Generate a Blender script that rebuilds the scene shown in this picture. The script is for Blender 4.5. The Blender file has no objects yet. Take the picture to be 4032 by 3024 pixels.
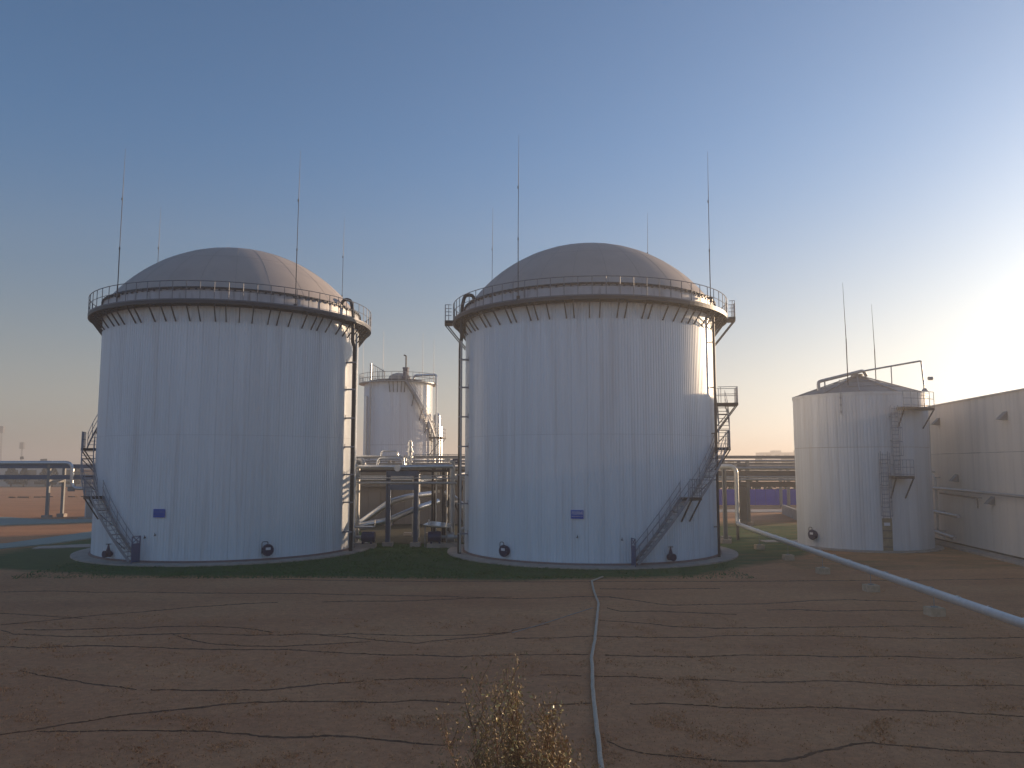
import bpy, math, random
from mathutils import Vector, Matrix, noise
R_ = math.radians
random.seed(7)
sc = bpy.context.scene
C = sc.collection
PI = math.pi

# ------------------------------------------------------------------ camera, sky, sun, exposure
cam = bpy.data.cameras.new("camera"); cam_o = bpy.data.objects.new("camera", cam); C.objects.link(cam_o)
cam_o.location = (0, 0, 6.0)
cam_o.rotation_euler = (R_(90 + 5.76), 0, 0)
cam.lens = 27.99; cam.sensor_width = 36; cam.clip_end = 9000; cam.clip_start = 0.1
sc.camera = cam_o

SUN_EL, SUN_AZ = 8.0, 55.5          # azimuth clockwise from +Y
w = bpy.data.worlds.new("World"); sc.world = w; w.use_nodes = True
nt = w.node_tree; bg = nt.nodes["Background"]
sky = nt.nodes.new("ShaderNodeTexSky"); sky.sky_type = 'NISHITA'; sky.sun_disc = False
sky.sun_elevation = R_(SUN_EL); sky.sun_rotation = R_(SUN_AZ)
sky.altitude = 0; sky.air_density = 0.85; sky.dust_density = 1.15; sky.ozone_density = 3.4
tint = nt.nodes.new("ShaderNodeVectorMath"); tint.operation = 'MULTIPLY'; tint.inputs[1].default_value = (1.02, 1.02, 0.985)   # the camera's cool white balance
nt.links.new(sky.outputs[0], tint.inputs[0]); 
# thick evening haze all round the horizon: the low sky loses its blue and turns creamy, equally in every direction
geo = nt.nodes.new("ShaderNodeNewGeometry"); sep = nt.nodes.new("ShaderNodeSeparateXYZ"); nt.links.new(geo.outputs["Incoming"], sep.inputs[0])
ab = nt.nodes.new("ShaderNodeMath"); ab.operation = 'ABSOLUTE'; nt.links.new(sep.outputs[2], ab.inputs[0])
mr_ = nt.nodes.new("ShaderNodeMapRange"); mr_.interpolation_type = 'SMOOTHSTEP'; mr_.inputs[1].default_value = 0.0; mr_.inputs[2].default_value = 0.40; mr_.inputs[3].default_value = 0.85; mr_.inputs[4].default_value = 0.0
nt.links.new(ab.outputs[0], mr_.inputs[0])
bw = nt.nodes.new("ShaderNodeRGBToBW"); nt.links.new(tint.outputs[0], bw.inputs[0])
hz_ = nt.nodes.new("ShaderNodeVectorMath"); hz_.operation = 'SCALE'; hz_.inputs[0].default_value = (1.04, 1.0, 0.91); nt.links.new(bw.outputs[0], hz_.inputs["Scale"])
mxs = nt.nodes.new("ShaderNodeMix"); mxs.data_type = 'RGBA'; nt.links.new(mr_.outputs[0], mxs.inputs["Factor"]); nt.links.new(tint.outputs[0], mxs.inputs["A"]); nt.links.new(hz_.outputs[0], mxs.inputs["B"])
nt.links.new(mxs.outputs["Result"], bg.inputs[0]); bg.inputs[1].default_value = 0.12
sl = bpy.data.lights.new("sun", 'SUN'); sl.energy = 4.2; sl.angle = R_(0.6); sl.color = (1.0, 0.72, 0.46)
so = bpy.data.objects.new("sun", sl); C.objects.link(so)
sd = Vector((math.sin(R_(SUN_AZ)) * math.cos(R_(SUN_EL)), math.cos(R_(SUN_AZ)) * math.cos(R_(SUN_EL)), math.sin(R_(SUN_EL))))
so.rotation_euler = sd.to_track_quat('Z', 'Y').to_euler()
sc.view_settings.view_transform = 'Standard'; sc.view_settings.look = 'None'
sc.view_settings.exposure = 0.60; sc.view_settings.gamma = 1; sc.view_settings.use_curve_mapping = False
sc.cycles.max_bounces = 6; sc.cycles.volume_bounces = 0; sc.cycles.volume_step_rate = 4

# ------------------------------------------------------------------ materials
def mat(name, col, rough=0.6, metal=0.0, var=0.12, scale=3.0, stretch=(1, 1, 1), rnd=0.0, bump=0.0, bscale=40.0, spec=0.5, stain=None):
    m = bpy.data.materials.new(name); m.use_nodes = True
    t = m.node_tree; N = t.nodes; Lk = t.links
    b = N["Principled BSDF"]; b.inputs["Roughness"].default_value = rough; b.inputs["Metallic"].default_value = metal
    b.inputs["Specular IOR Level"].default_value = spec
    g = N.new("ShaderNodeNewGeometry"); mp = N.new("ShaderNodeMapping"); mp.inputs["Scale"].default_value = stretch
    Lk.new(g.outputs["Position"], mp.inputs["Vector"])
    n = N.new("ShaderNodeTexNoise"); n.inputs["Scale"].default_value = scale; n.inputs["Detail"].default_value = 6
    n.inputs["Roughness"].default_value = 0.6
    Lk.new(mp.outputs[0], n.inputs["Vector"])
    mr = N.new("ShaderNodeMapRange"); mr.inputs[1].default_value = 0.25; mr.inputs[2].default_value = 0.75
    mr.inputs[3].default_value = 1 - var; mr.inputs[4].default_value = 1 + var
    Lk.new(n.outputs["Fac"], mr.inputs[0])
    last = mr.outputs[0]
    if rnd:
        oi = N.new("ShaderNodeObjectInfo"); r2 = N.new("ShaderNodeMapRange")
        r2.inputs[3].default_value = 1 - rnd; r2.inputs[4].default_value = 1 + rnd
        Lk.new(oi.outputs["Random"], r2.inputs[0])
        mu = N.new("ShaderNodeMath"); mu.operation = 'MULTIPLY'; Lk.new(last, mu.inputs[0]); Lk.new(r2.outputs[0], mu.inputs[1]); last = mu.outputs[0]
    vm = N.new("ShaderNodeVectorMath"); vm.operation = 'SCALE'; vm.inputs[0].default_value = col[:3]
    Lk.new(last, vm.inputs["Scale"]); out = vm.outputs[0]
    if stain:
        sc_, st_, scol, lo, hi, amt = stain
        mp2 = N.new("ShaderNodeMapping"); mp2.inputs["Scale"].default_value = st_; Lk.new(g.outputs["Position"], mp2.inputs["Vector"])
        n2 = N.new("ShaderNodeTexNoise"); n2.inputs["Scale"].default_value = sc_; n2.inputs["Detail"].default_value = 5; Lk.new(mp2.outputs[0], n2.inputs["Vector"])
        r3 = N.new("ShaderNodeMapRange"); r3.inputs[1].default_value = lo; r3.inputs[2].default_value = hi; r3.inputs[4].default_value = amt
        Lk.new(n2.outputs["Fac"], r3.inputs[0])
        mx = N.new("ShaderNodeMix"); mx.data_type = 'RGBA'; mx.inputs["B"].default_value = (*scol, 1)
        Lk.new(r3.outputs[0], mx.inputs["Factor"]); Lk.new(out, mx.inputs["A"]); out = mx.outputs["Result"]
    Lk.new(out, b.inputs["Base Color"])
    if bump:
        n3 = N.new("ShaderNodeTexNoise"); n3.inputs["Scale"].default_value = bscale; n3.inputs["Detail"].default_value = 4
        Lk.new(mp.outputs[0], n3.inputs["Vector"])
        bp = N.new("ShaderNodeBump"); bp.inputs["Strength"].default_value = bump; bp.inputs["Distance"].default_value = 0.03
        Lk.new(n3.outputs["Fac"], bp.inputs["Height"]); Lk.new(bp.outputs[0], b.inputs["Normal"])
    return m

M = {}
M['clad'] = mat("painted_cladding", (0.76, 0.81, 0.86), 0.36, 0.0, 0.07, 1.4, (1, 1, 0.05), rnd=0.02, spec=0.5,
                stain=(2.2, (1, 1, 0.045), (0.46, 0.43, 0.43), 0.52, 0.72, 0.35))
M['clad_cone'] = mat("painted_cladding_weathered", (0.72, 0.72, 0.72), 0.5, 0.0, 0.10, 1.6, (1, 1, 0.05), rnd=0.05,
                stain=(2.6, (1, 1, 0.05), (0.50, 0.45, 0.40), 0.50, 0.70, 0.30))
M['shell'] = mat("tank_shell", (0.10, 0.105, 0.11), 0.7, 0, 0.15, 2)
M['membrane'] = mat("dome_membrane", (0.42, 0.37, 0.34), 0.62, 0, 0.06, 0.7, rnd=0.02, stain=(0.8, (1, 1, 1), (0.30, 0.27, 0.26), 0.5, 0.75, 0.3))
M['seam'] = mat("membrane_seam", (0.29, 0.26, 0.25), 0.65, 0, 0.1, 3)
M['band'] = mat("rim_band", (0.52, 0.52, 0.55), 0.45, 0.0, 0.15, 1.5, (1, 1, 0.15), stain=(3.0, (1, 1, 0.2), (0.12, 0.10, 0.11), 0.55, 0.75, 0.6))
M['galv'] = mat("galvanised_steel", (0.30, 0.31, 0.33), 0.45, 0.55, 0.2, 4)
M['dsteel'] = mat("dark_steel", (0.035, 0.038, 0.05), 0.5, 0.3, 0.2, 4)
M['gpaint'] = mat("grey_painted_steel", (0.27, 0.285, 0.33), 0.5, 0.2, 0.2, 2)
M['bluesteel'] = mat("blue_grey_painted_steel", (0.085, 0.12, 0.19), 0.5, 0.1, 0.15, 2)
M['alu'] = mat("aluminium_jacket", (0.62, 0.63, 0.64), 0.28, 0.85, 0.12, 5)
M['galu'] = mat("dull_aluminium_jacket", (0.42, 0.42, 0.42), 0.42, 0.6, 0.15, 4)
M['whitepipe'] = mat("pale_pipe_jacket", (0.62, 0.62, 0.60), 0.38, 0.35, 0.10, 5)
M['black'] = mat("black_pipe", (0.03, 0.03, 0.035), 0.45, 0.2, 0.2, 4)
M['conc'] = mat("concrete", (0.40, 0.345, 0.30), 0.9, 0, 0.22, 2.0, bump=0.3, bscale=25, stain=(1.5, (1, 1, 1), (0.24, 0.20, 0.18), 0.5, 0.7, 0.5))
M['redconc'] = mat("red_stained_concrete", (0.24, 0.17, 0.16), 0.9, 0, 0.2, 3)
M['block'] = mat("footing_concrete", (0.55, 0.42, 0.29), 0.9, 0, 0.25, 5, bump=0.3, bscale=30)
M['signblue'] = mat("sign_blue", (0.010, 0.10, 0.50), 0.75, 0, 0.04, 3, spec=0.15)
M['signdim'] = mat("faded_lettering", (0.16, 0.24, 0.52), 0.8, 0, 0.05, 3, spec=0.1)
M['signwhite'] = mat("sign_white", (0.75, 0.76, 0.80), 0.5, 0, 0.02, 3)
M['gate'] = mat('gate_blue_paint', (0.07, 0.09, 0.19), 0.5, 0, 0.15, 4)
M['rail'] = mat('walkway_steel', (0.12, 0.13, 0.16), 0.5, 0.2, 0.2, 2)
M['navy'] = mat("navy_enamel", (0.035, 0.03, 0.085), 0.35, 0.1, 0.25, 6)
M['red'] = mat("dull_red_paint", (0.12, 0.03, 0.035), 0.5, 0, 0.2, 6)
M['motor'] = mat("motor_blue", (0.02, 0.03, 0.10), 0.4, 0, 0.15, 6)
M['brownwall'] = mat("brown_grey_panels", (0.20, 0.175, 0.16), 0.8, 0, 0.12, 1.0, (1, 1, 0.1), rnd=0.06)
M['bigwall'] = mat("cream_grey_panels", (0.78, 0.70, 0.61), 0.6, 0, 0.05, 0.8, (1, 1, 0.08), rnd=0.03,
                   stain=(1.2, (1, 1, 0.06), (0.52, 0.47, 0.43), 0.5, 0.72, 0.35))
M['seamdark'] = mat("joint_backing", (0.07, 0.065, 0.06), 0.9)
M['rackgrey'] = mat("rack_steel_grey", (0.24, 0.235, 0.23), 0.6, 0.1, 0.15, 1)
M['rackbrown'] = mat("rack_brown_band", (0.17, 0.15, 0.135), 0.7, 0.1, 0.15, 1)
M['bluefence'] = mat("blue_hoarding", (0.004, 0.035, 0.50), 0.85, 0, 0.1, 1, rnd=0.08, spec=0.1)
M['path'] = mat("grey_teal_paving", (0.25, 0.31, 0.28), 0.85, 0, 0.12, 1.0, bump=0.2, bscale=20)
M['gapshade'] = mat('ground_shade_paint', (0.11, 0.095, 0.06), 0.95, 0, 0.4, 1.5, spec=0.1)  # ground shade between the domed tanks, put into the colour
M['tan'] = mat("bare_tan_board", (0.36, 0.29, 0.19), 0.7, 0, 0.25, 5)
M['hose'] = mat("canvas_hose", (0.53, 0.44, 0.34), 0.75, 0, 0.22, 14)
M['cord'] = mat("pale_cord", (0.35, 0.31, 0.28), 0.8)
M['bark'] = mat("shrub_stem", (0.17, 0.09, 0.05), 0.85, 0, 0.25, 30)
M['leafy'] = mat("yellow_leaf", (0.62, 0.50, 0.20), 0.35, 0, 0.2, 30, rnd=0.35)
M['leafd'] = mat("dull_olive_leaf", (0.30, 0.20, 0.075), 0.6, 0, 0.35, 9)
M['farfol'] = mat("far_foliage", (0.06, 0.062, 0.055), 0.9, 0, 0.35, 0.8)
M['farred'] = mat("far_red_wall", (0.25, 0.12, 0.10), 0.9)
M['farwhite'] = mat("far_white_wall", (0.6, 0.58, 0.55), 0.8)
M['farpale'] = mat("far_pale_wall", (0.42, 0.41, 0.40), 0.85)
M['window'] = mat("dark_window", (0.05, 0.06, 0.07), 0.2)
M['boxgrey'] = mat("pale_grey_render", (0.62, 0.63, 0.63), 0.8, 0, 0.08, 1)
M['netting'] = mat("green_netting", (0.04, 0.09, 0.075), 0.9, 0, 0.3, 1)
M['cone_roof'] = mat("roof_sheet", (0.22, 0.215, 0.21), 0.55, 0.1, 0.12, 1.0, rnd=0.06)

# ground: dead lawn, greener in places
def ground_mat():
    m = bpy.data.materials.new("dead_lawn"); m.use_nodes = True
    t = m.node_tree; N = t.nodes; Lk = t.links; b = N["Principled BSDF"]; b.inputs["Roughness"].default_value = 0.95
    b.inputs["Specular IOR Level"].default_value = 0.15
    g = N.new("ShaderNodeNewGeometry")
    def noi(s, d=6, ro=0.6, st=(1, 1, 1)):
        mp = N.new("ShaderNodeMapping"); mp.inputs["Scale"].default_value = st; Lk.new(g.outputs["Position"], mp.inputs[0])
        n = N.new("ShaderNodeTexNoise"); n.inputs["Scale"].default_value = s; n.inputs["Detail"].default_value = d; n.inputs["Roughness"].default_value = ro
        Lk.new(mp.outputs[0], n.inputs["Vector"]); return n.outputs["Fac"]
    def ramp(f, cols):
        r = N.new("ShaderNodeValToRGB"); Lk.new(f, r.inputs[0])
        while len(r.color_ramp.elements) < len(cols): r.color_ramp.elements.new(0.5)
        for e, (p, c) in zip(r.color_ramp.elements, cols): e.position = p; e.color = (*c, 1)
        return r.outputs[0]
    base = ramp(noi(0.18, 7, 0.62, (0.7, 1.3, 1)), [(0.30, (0.48, 0.225, 0.115)), (0.5, (0.56, 0.275, 0.14)), (0.72, (0.62, 0.325, 0.165))])
    fine = ramp(noi(3.5, 10, 0.86, (1, 1.1, 1)), [(0.30, (0.70, 0.70, 0.70)), (0.5, (0.97, 0.97, 0.97)), (0.70, (1.28, 1.26, 1.24))])
    mx = N.new("ShaderNodeMix"); mx.data_type = 'RGBA'; mx.blend_type = 'MULTIPLY'; mx.inputs["Factor"].default_value = 1
    Lk.new(base, mx.inputs["A"]); Lk.new(fine, mx.inputs["B"])
    gm = N.new("ShaderNodeMapRange"); gm.inputs[1].default_value = 0.60; gm.inputs[2].default_value = 0.78; gm.inputs[4].default_value = 0.22
    Lk.new(noi(0.35, 5, 0.6), gm.inputs[0])
    m2 = N.new("ShaderNodeMix"); m2.data_type = 'RGBA'; m2.inputs["B"].default_value = (0.22, 0.15, 0.08, 1)
    Lk.new(gm.outputs[0], m2.inputs["Factor"]); Lk.new(mx.outputs["Result"], m2.inputs["A"])
    # green lawn where vertex attribute says so (planted grass around the tanks)
    at = N.new("ShaderNodeAttribute"); at.attribute_name = "green"
    ad = N.new("ShaderNodeMath"); ad.operation = 'ADD'; Lk.new(at.outputs["Fac"], ad.inputs[0])
    sb = N.new("ShaderNodeMapRange"); sb.inputs[3].default_value = -0.45; sb.inputs[4].default_value = 0.45; Lk.new(noi(0.6, 6, 0.7, (0.5, 1.6, 1)), sb.inputs[0]); Lk.new(sb.outputs[0], ad.inputs[1])
    cl = N.new("ShaderNodeMapRange"); cl.inputs[1].default_value = 0.25; cl.inputs[2].default_value = 0.8; Lk.new(ad.outputs[0], cl.inputs[0])
    m3 = N.new("ShaderNodeMix"); m3.data_type = 'RGBA'; Lk.new(cl.outputs[0], m3.inputs["Factor"]); Lk.new(m2.outputs["Result"], m3.inputs["A"])
    gr = ramp(noi(1.5, 6, 0.7, (0.5, 1.5, 1)), [(0.3, (0.045, 0.085, 0.032)), (0.7, (0.085, 0.15, 0.05))])
    Lk.new(gr, m3.inputs["B"]); Lk.new(m3.outputs["Result"], b.inputs["Base Color"])
    bp = N.new("ShaderNodeBump"); bp.inputs["Strength"].default_value = 0.7; bp.inputs["Distance"].default_value = 0.05
    Lk.new(noi(9, 8, 0.75), bp.inputs["Height"]); Lk.new(bp.outputs[0], b.inputs["Normal"])
    return m
M['ground'] = ground_mat()
M['seamsoil'] = mat("dark_turf_joint", (0.19, 0.105, 0.065), 0.95, 0, 0.5, 3, spec=0.1)
M['blade'] = mat("dry_grass_blades", (0.58, 0.30, 0.145), 0.8, 0, 0.6, 22, spec=0.1)
M['bladeg'] = mat("green_grass_blades", (0.07, 0.15, 0.045), 0.8, 0, 0.35, 1.2, spec=0.1)

# ------------------------------------------------------------------ mesh builder
def worigin(o):
    v = Vector((0, 0, 0))
    while o is not None: v += o.location; o = o.parent
    return v

class MB:
    def __init__(s): s.v = []; s.f = []
    def quad(s, a, b, c, d):
        i = len(s.v); s.v += [a, b, c, d]; s.f.append((i, i + 1, i + 2, i + 3)); return s
    def box(s, c, d, rz=0.0):
        i = len(s.v); x, y, z = c; a, b, h = d[0] / 2, d[1] / 2, d[2] / 2; co, si = math.cos(rz), math.sin(rz)
        for zz in (-h, h):
            for xx, yy in ((-a, -b), (a, -b), (a, b), (-a, b)):
                s.v.append((x + xx * co - yy * si, y + xx * si + yy * co, z + zz))
        s.f += [(i + 3, i + 2, i + 1, i), (i + 4, i + 5, i + 6, i + 7)] + [(i + k, i + (k + 1) % 4, i + 4 + (k + 1) % 4, i + 4 + k) for k in range(4)]
        return s
    def bar(s, a, b, wd, ht, up=(0, 0, 1)):
        a = Vector(a); b = Vector(b); d = (b - a).normalized(); u = Vector(up)
        if abs(d.dot(u)) > 0.98: u = Vector((1, 0, 0))
        r = d.cross(u).normalized(); u = r.cross(d).normalized(); i = len(s.v)
        for p in (a, b):
            for k, l in ((-1, -1), (1, -1), (1, 1), (-1, 1)): s.v.append(tuple(p + r * (k * wd / 2) + u * (l * ht / 2)))
        s.f += [(i + 3, i + 2, i + 1, i), (i + 4, i + 5, i + 6, i + 7)] + [(i + k, i + (k + 1) % 4, i + 4 + (k + 1) % 4, i + 4 + k) for k in range(4)]
        return s
    def tube(s, pts, r, n=8, cap=True, flat=1.0):
        P = [Vector(p) for p in pts]; m = len(P); i0 = len(s.v); prev = None
        for k in range(m):
            d = (P[min(k + 1, m - 1)] - P[max(k - 1, 0)]).normalized()
            if prev is None:
                u = Vector((0, 0, 1)) if abs(d.z) < 0.9 else Vector((1, 0, 0))
                a = d.cross(u).normalized()
            else:
                a = (prev - d * prev.dot(d)).normalized()
            b = d.cross(a).normalized(); prev = a
            rr = r[k] if isinstance(r, (list, tuple)) else r
            for q in range(n):
                t = 2 * PI * q / n; v = P[k] + a * (math.cos(t) * rr) + b * (math.sin(t) * rr * flat); s.v.append(tuple(v))
        for k in range(m - 1):
            for q in range(n):
                q2 = (q + 1) % n; A = i0 + k * n
                s.f.append((A + q, A + q2, A + n + q2, A + n + q))
        if cap:
            s.f.append(tuple(i0 + q for q in range(n))[::-1]); s.f.append(tuple(i0 + (m - 1) * n + q for q in range(n)))
        return s
    def lathe(s, prof, n, c=(0, 0, 0), a0=0.0, a1=2 * PI):
        full = abs(a1 - a0 - 2 * PI) < 1e-6; cnt = n if full else n + 1; i0 = len(s.v)
        for (r, z) in prof:
            for q in range(cnt):
                t = a0 + (a1 - a0) * q / n; s.v.append((c[0] + r * math.cos(t), c[1] + r * math.sin(t), c[2] + z))
        for k in range(len(prof) - 1):
            for q in range(n):
                q2 = (q + 1) % cnt
                s.f.append((i0 + k * cnt + q, i0 + k * cnt + q2, i0 + (k + 1) * cnt + q2, i0 + (k + 1) * cnt + q))
        return s
    def mesh(s, name, m, org=Vector((0, 0, 0)), smooth=False):
        me = bpy.data.meshes.new(name); me.from_pydata([(v[0] - org.x, v[1] - org.y, v[2] - org.z) for v in s.v], [], s.f); me.update()
        me.materials.append(m)
        if smooth:
            me.polygons.foreach_set("use_smooth", [True] * len(me.polygons)); 
            try: me.set_sharp_from_angle(angle=R_(42))
            except Exception: pass
        return me
    def build(s, name, m, parent=None, smooth=False, loc=None):
        if loc is not None: org = Vector(loc)
        else: org = worigin(parent) if parent is not None else Vector((0, 0, 0))
        o = bpy.data.objects.new(name, s.mesh(name, M[m] if isinstance(m, str) else m, org, smooth)); C.objects.link(o)
        if parent is not None: o.parent = parent
        elif loc is not None: o.location = loc
        return o

def link(name, me, parent, loc=(0, 0, 0), rz=0.0):
    o = bpy.data.objects.new(name, me); C.objects.link(o); o.parent = parent; o.location = loc; o.rotation_euler = (0, 0, rz); return o
def tag(o, label, cat, group=None, kind=None):
    if label: o['label'] = label
    if cat: o['category'] = cat
    if group: o['group'] = group
    if kind: o['kind'] = kind
    return o
def empty(name, loc, label, cat, group=None):
    o = bpy.data.objects.new(name, None); C.objects.link(o); o.location = loc; o.empty_display_size = 0.5
    return tag(o, label, cat, group)
def arc(c, a, b, t0, t1, n=6):
    """quarter bends: points c + a*cos + b*sin"""
    c = Vector(c); a = Vector(a); b = Vector(b)
    return [tuple(c + a * math.cos(t0 + (t1 - t0) * k / n) + b * math.sin(t0 + (t1 - t0) * k / n)) for k in range(n + 1)]
def bend(pts, r=0.3, n=4):
    """polyline with rounded corners"""
    out = [Vector(pts[0])]
    for i in range(1, len(pts) - 1):
        p = Vector(pts[i]); a = Vector(pts[i - 1]) - p; b = Vector(pts[i + 1]) - p
        rr = min(r, a.length * 0.45, b.length * 0.45); A = p + a.normalized() * rr; B = p + b.normalized() * rr
        for k in range(n + 1):
            t = k / n; out.append(A * (1 - t) ** 2 + p * (2 * t * (1 - t)) + B * t * t)
    out.append(Vector(pts[-1])); return [tuple(v) for v in out]
SEAMS = [[(-24.34,38.65),(-21.93,38.86),(-19.39,38.45),(-17.71,38.58),(-15.4,38.31),(-12.6,38.11),(-10.11,38.11),(-7.65,37.77),(-3.32,37.38),(0.0,36.62)],[(-19.25,30.69),(-18.25,31.36),(-16.65,32.73),(-14.98,33.54),(-13.63,34.45),(-11.4,35.41),(-10.24,35.59)],[(-8.35,35.71),(-7.09,36.0),(-5.24,36.0),(-3.23,36.37),(0.0,37.12)],[(-20.75,33.03),(-19.44,32.73),(-17.71,32.29),(-16.89,31.96)],[(-17.84,29.81),(-16.09,29.85),(-14.64,30.18),(-13.75,30.1),(-13.13,30.43),(-11.63,30.56),(-10.43,30.35),(-9.46,30.01),(-8.61,29.44)],[(-18.66,29.77),(-17.75,29.13),(-15.7,28.7),(-14.71,28.67),(-13.08,29.01),(-12.16,29.17),(-10.85,29.21),(-9.29,28.97),(-8.16,29.05),(-7.54,29.21),(-6.44,29.09),(-5.75,29.32),(-3.79,28.97),(-1.34,29.13),(0.0,29.6)],[(-12.16,29.17),(-10.99,28.11),(-10.0,27.58),(-8.97,27.3),(-7.79,27.23),(-6.33,27.58),(-4.85,28.0)],[(-6.84,29.05),(-5.62,28.67),(-4.56,28.15),(-3.24,27.79),(-2.49,28.22),(-0.92,28.9),(0.0,29.6)],[(-16.99,27.17),(-15.87,26.96),(-14.15,27.3),(-12.35,27.1),(-10.56,26.83),(-8.86,26.73),(-7.36,26.8),(-6.07,26.44),(-4.21,26.06),(-3.03,26.03),(-1.55,25.82),(-0.68,26.0),(0.0,26.03),(1.33,26.13),(2.44,26.16)],[(-14.41,24.08),(-13.29,23.44),(-11.74,22.76),(-10.78,22.37),(-10.08,22.1)],[(-9.68,22.03),(-8.26,22.03),(-6.71,22.03),(-5.97,22.3),(-5.36,22.62),(-4.14,22.88)],[(-3.87,23.02),(-2.5,23.19),(-1.13,23.24)],[(-11.45,18.5),(-10.97,18.81),(-10.34,19.3),(-9.25,19.96),(-8.09,20.41),(-7.08,20.79),(-5.97,20.99),(-4.8,21.03),(-3.31,20.95),(-2.27,21.13),(-1.07,20.85)],[(-10.77,18.75),(-9.92,18.74),(-8.49,18.81),(-6.87,18.72),(-5.97,18.53),(-5.39,18.33),(-4.68,18.35),(-4.19,18.46),(-3.13,18.29),(-2.17,18.01),(-1.26,17.84)],[(-12.82,42.73),(-10.54,42.39),(-6.14,42.06),(0.0,41.81),(5.97,41.89),(11.99,42.06),(20.54,42.39),(27.06,42.9)],[(4.27,39.43),(6.71,39.29),(10.14,39.58)],[(0.0,36.68),(1.68,36.87),(3.18,37.25),(4.44,37.12),(5.71,35.88),(6.76,34.95),(8.97,35.07),(11.06,35.36),(13.38,36.19),(15.0,36.37),(17.8,35.77)],[(4.0,34.34),(4.48,33.54),(6.12,33.65),(7.55,33.23),(9.06,32.88)],[(10.58,33.86),(12.06,33.97),(13.0,33.65),(15.39,33.86),(17.34,33.54)],[(0.0,29.85),(0.69,30.43),(1.41,31.04)],[(3.43,31.77),(4.8,31.31),(6.07,30.61),(7.55,30.26),(9.45,30.31),(12.08,30.43),(14.75,30.61),(16.78,30.35)],[(0.08,28.55),(1.62,28.67),(2.79,28.97),(4.88,28.74),(6.51,28.74),(7.72,29.01),(9.41,28.9),(11.42,28.82),(13.53,28.44),(15.3,28.44),(17.95,28.67)],[(2.95,26.06),(4.69,25.94),(5.69,25.82),(7.36,26.06),(9.16,25.94),(10.16,25.7),(12.05,25.7),(13.21,25.43),(14.7,25.4),(16.01,25.64)],[(0.8,23.57),(1.33,23.64),(1.99,23.52)],[(2.32,23.49),(3.43,23.44),(4.25,23.19)],[(4.82,23.15),(5.71,23.02),(6.68,22.81),(7.57,22.79),(8.85,22.95),(9.85,22.72),(10.73,22.44),(11.97,22.39),(13.97,22.44)],[(0.7,20.71),(1.99,20.83)],[(2.98,20.79),(4.09,20.79),(5.29,20.48),(6.17,20.37),(7.47,20.48),(9.32,20.26),(10.51,20.15),(11.51,19.93),(12.27,19.79)],[(2.07,18.05),(2.45,17.57),(2.71,17.35),(3.35,17.14),(4.07,16.96),(4.79,16.86),(5.42,16.91),(6.03,17.14),(6.77,17.57),(7.39,17.88),(7.83,17.97),(8.44,17.77),(9.31,17.54),(10.77,17.43)]]
HOSE = [(4.85, 43.42), (4.53, 42.73), (4.12, 41.89), (3.91, 39.0), (3.74, 35.18), (3.28, 31.59), (2.87, 28.29), (2.49, 25.64), (2.3, 23.44), (2.13, 21.6), (1.97, 19.34), (1.86, 17.79), (1.78, 16.5), (1.73, 15.68), (1.7, 13.5), (1.9, 11.0)]
CORD = [(3.41, 34.29), (2.22, 32.53), (1.14, 30.91), (0.0, 29.36)]
T1 = (-20.1, 57.5); T2 = (5.45, 56.3); T3 = (26.2, 60.1); T4 = (-15.3, 107.0)
TR = 8.72
def facing(c): return math.atan2(-c[1], -c[0])

# ------------------------------------------------------------------ ground
def build_ground():
    xs = [-4000, -1500, -600, -300, -150, -90, -70] + [-60 + i * 1.0 for i in range(111)] + [55, 70, 100, 160, 300, 600, 1500, 4000]
    ys = [-300, -60, -20, 0] + [5 + i * 1.0 for i in range(96)] + [110, 125, 150, 200, 300, 500, 900, 1800, 4500]
    v = []; gcol = []
    edge = [(-60, 50), (-29.4, 46.5), (-21.3, 43.7), (-12.6, 43.5), (-5, 42.8), (0, 41.8), (4.7, 42.8), (9.8, 43.7), (15.5, 49.0), (19.8, 54), (26, 64), (34, 74)]
    def ey(x):
        for (x0, y0), (x1, y1) in zip(edge, edge[1:]):
            if x0 <= x <= x1: return y0 + (y1 - y0) * (x - x0) / (x1 - x0)
        return 200
    for y in ys:
        for x in xs:
            z = 0.0
            if abs(x) < 55 and 5 < y < 100 and not any(math.hypot(x - c[0], y - c[1]) < r for c, r in ((T1, 12), (T2, 12), (T3, 7))) and x < 26:
                z = (noise.noise(Vector((x * .12, y * .12, 3))) * 0.05) - 0.03
            v.append((x, y, z))
            d = y - ey(x); gcol.append(max(.5 if 16 < x < 50 and 46 < y < 76 else 0, min(1, d / 1.6 + .35)) * (1 if y < 78 else max(0, 1 - (y - 78) / 15)) * (1 if x > -33 else max(0, 1 + (x + 33) / 6)) * (0.9 if x < 14 else 0.78))
    n = len(xs); f = []
    for j in range(len(ys) - 1):
        for i in range(n - 1): f.append((j * n + i, j * n + i + 1, (j + 1) * n + i + 1, (j + 1) * n + i))
    me = bpy.data.meshes.new("ground"); me.from_pydata(v, [], f); me.materials.append(M['ground']); me.update()
    a = me.attributes.new("green", 'FLOAT', 'POINT'); a.data.foreach_set("value", gcol)
    me.polygons.foreach_set("use_smooth", [True] * len(me.polygons))
    o = bpy.data.objects.new("ground", me); C.objects.link(o); o['kind'] = 'structure'; return o
GROUND = build_ground()

def gz(x, y):
    if abs(x) < 55 and 5 < y < 100 and not any(math.hypot(x - c[0], y - c[1]) < r for c, r in ((T1, 12), (T2, 12), (T3, 7))) and x < 26:
        return noise.noise(Vector((x * .12, y * .12, 3))) * 0.05 - 0.03
    return 0.0

def resample(pts, step):
    out = []
    for a, b in zip(pts, pts[1:]):
        a = Vector(a); b = Vector(b); n = max(1, int((b - a).length / step))
        for k in range(n): out.append(a.lerp(b, k / n))
    out.append(Vector(pts[-1])); return out

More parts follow.
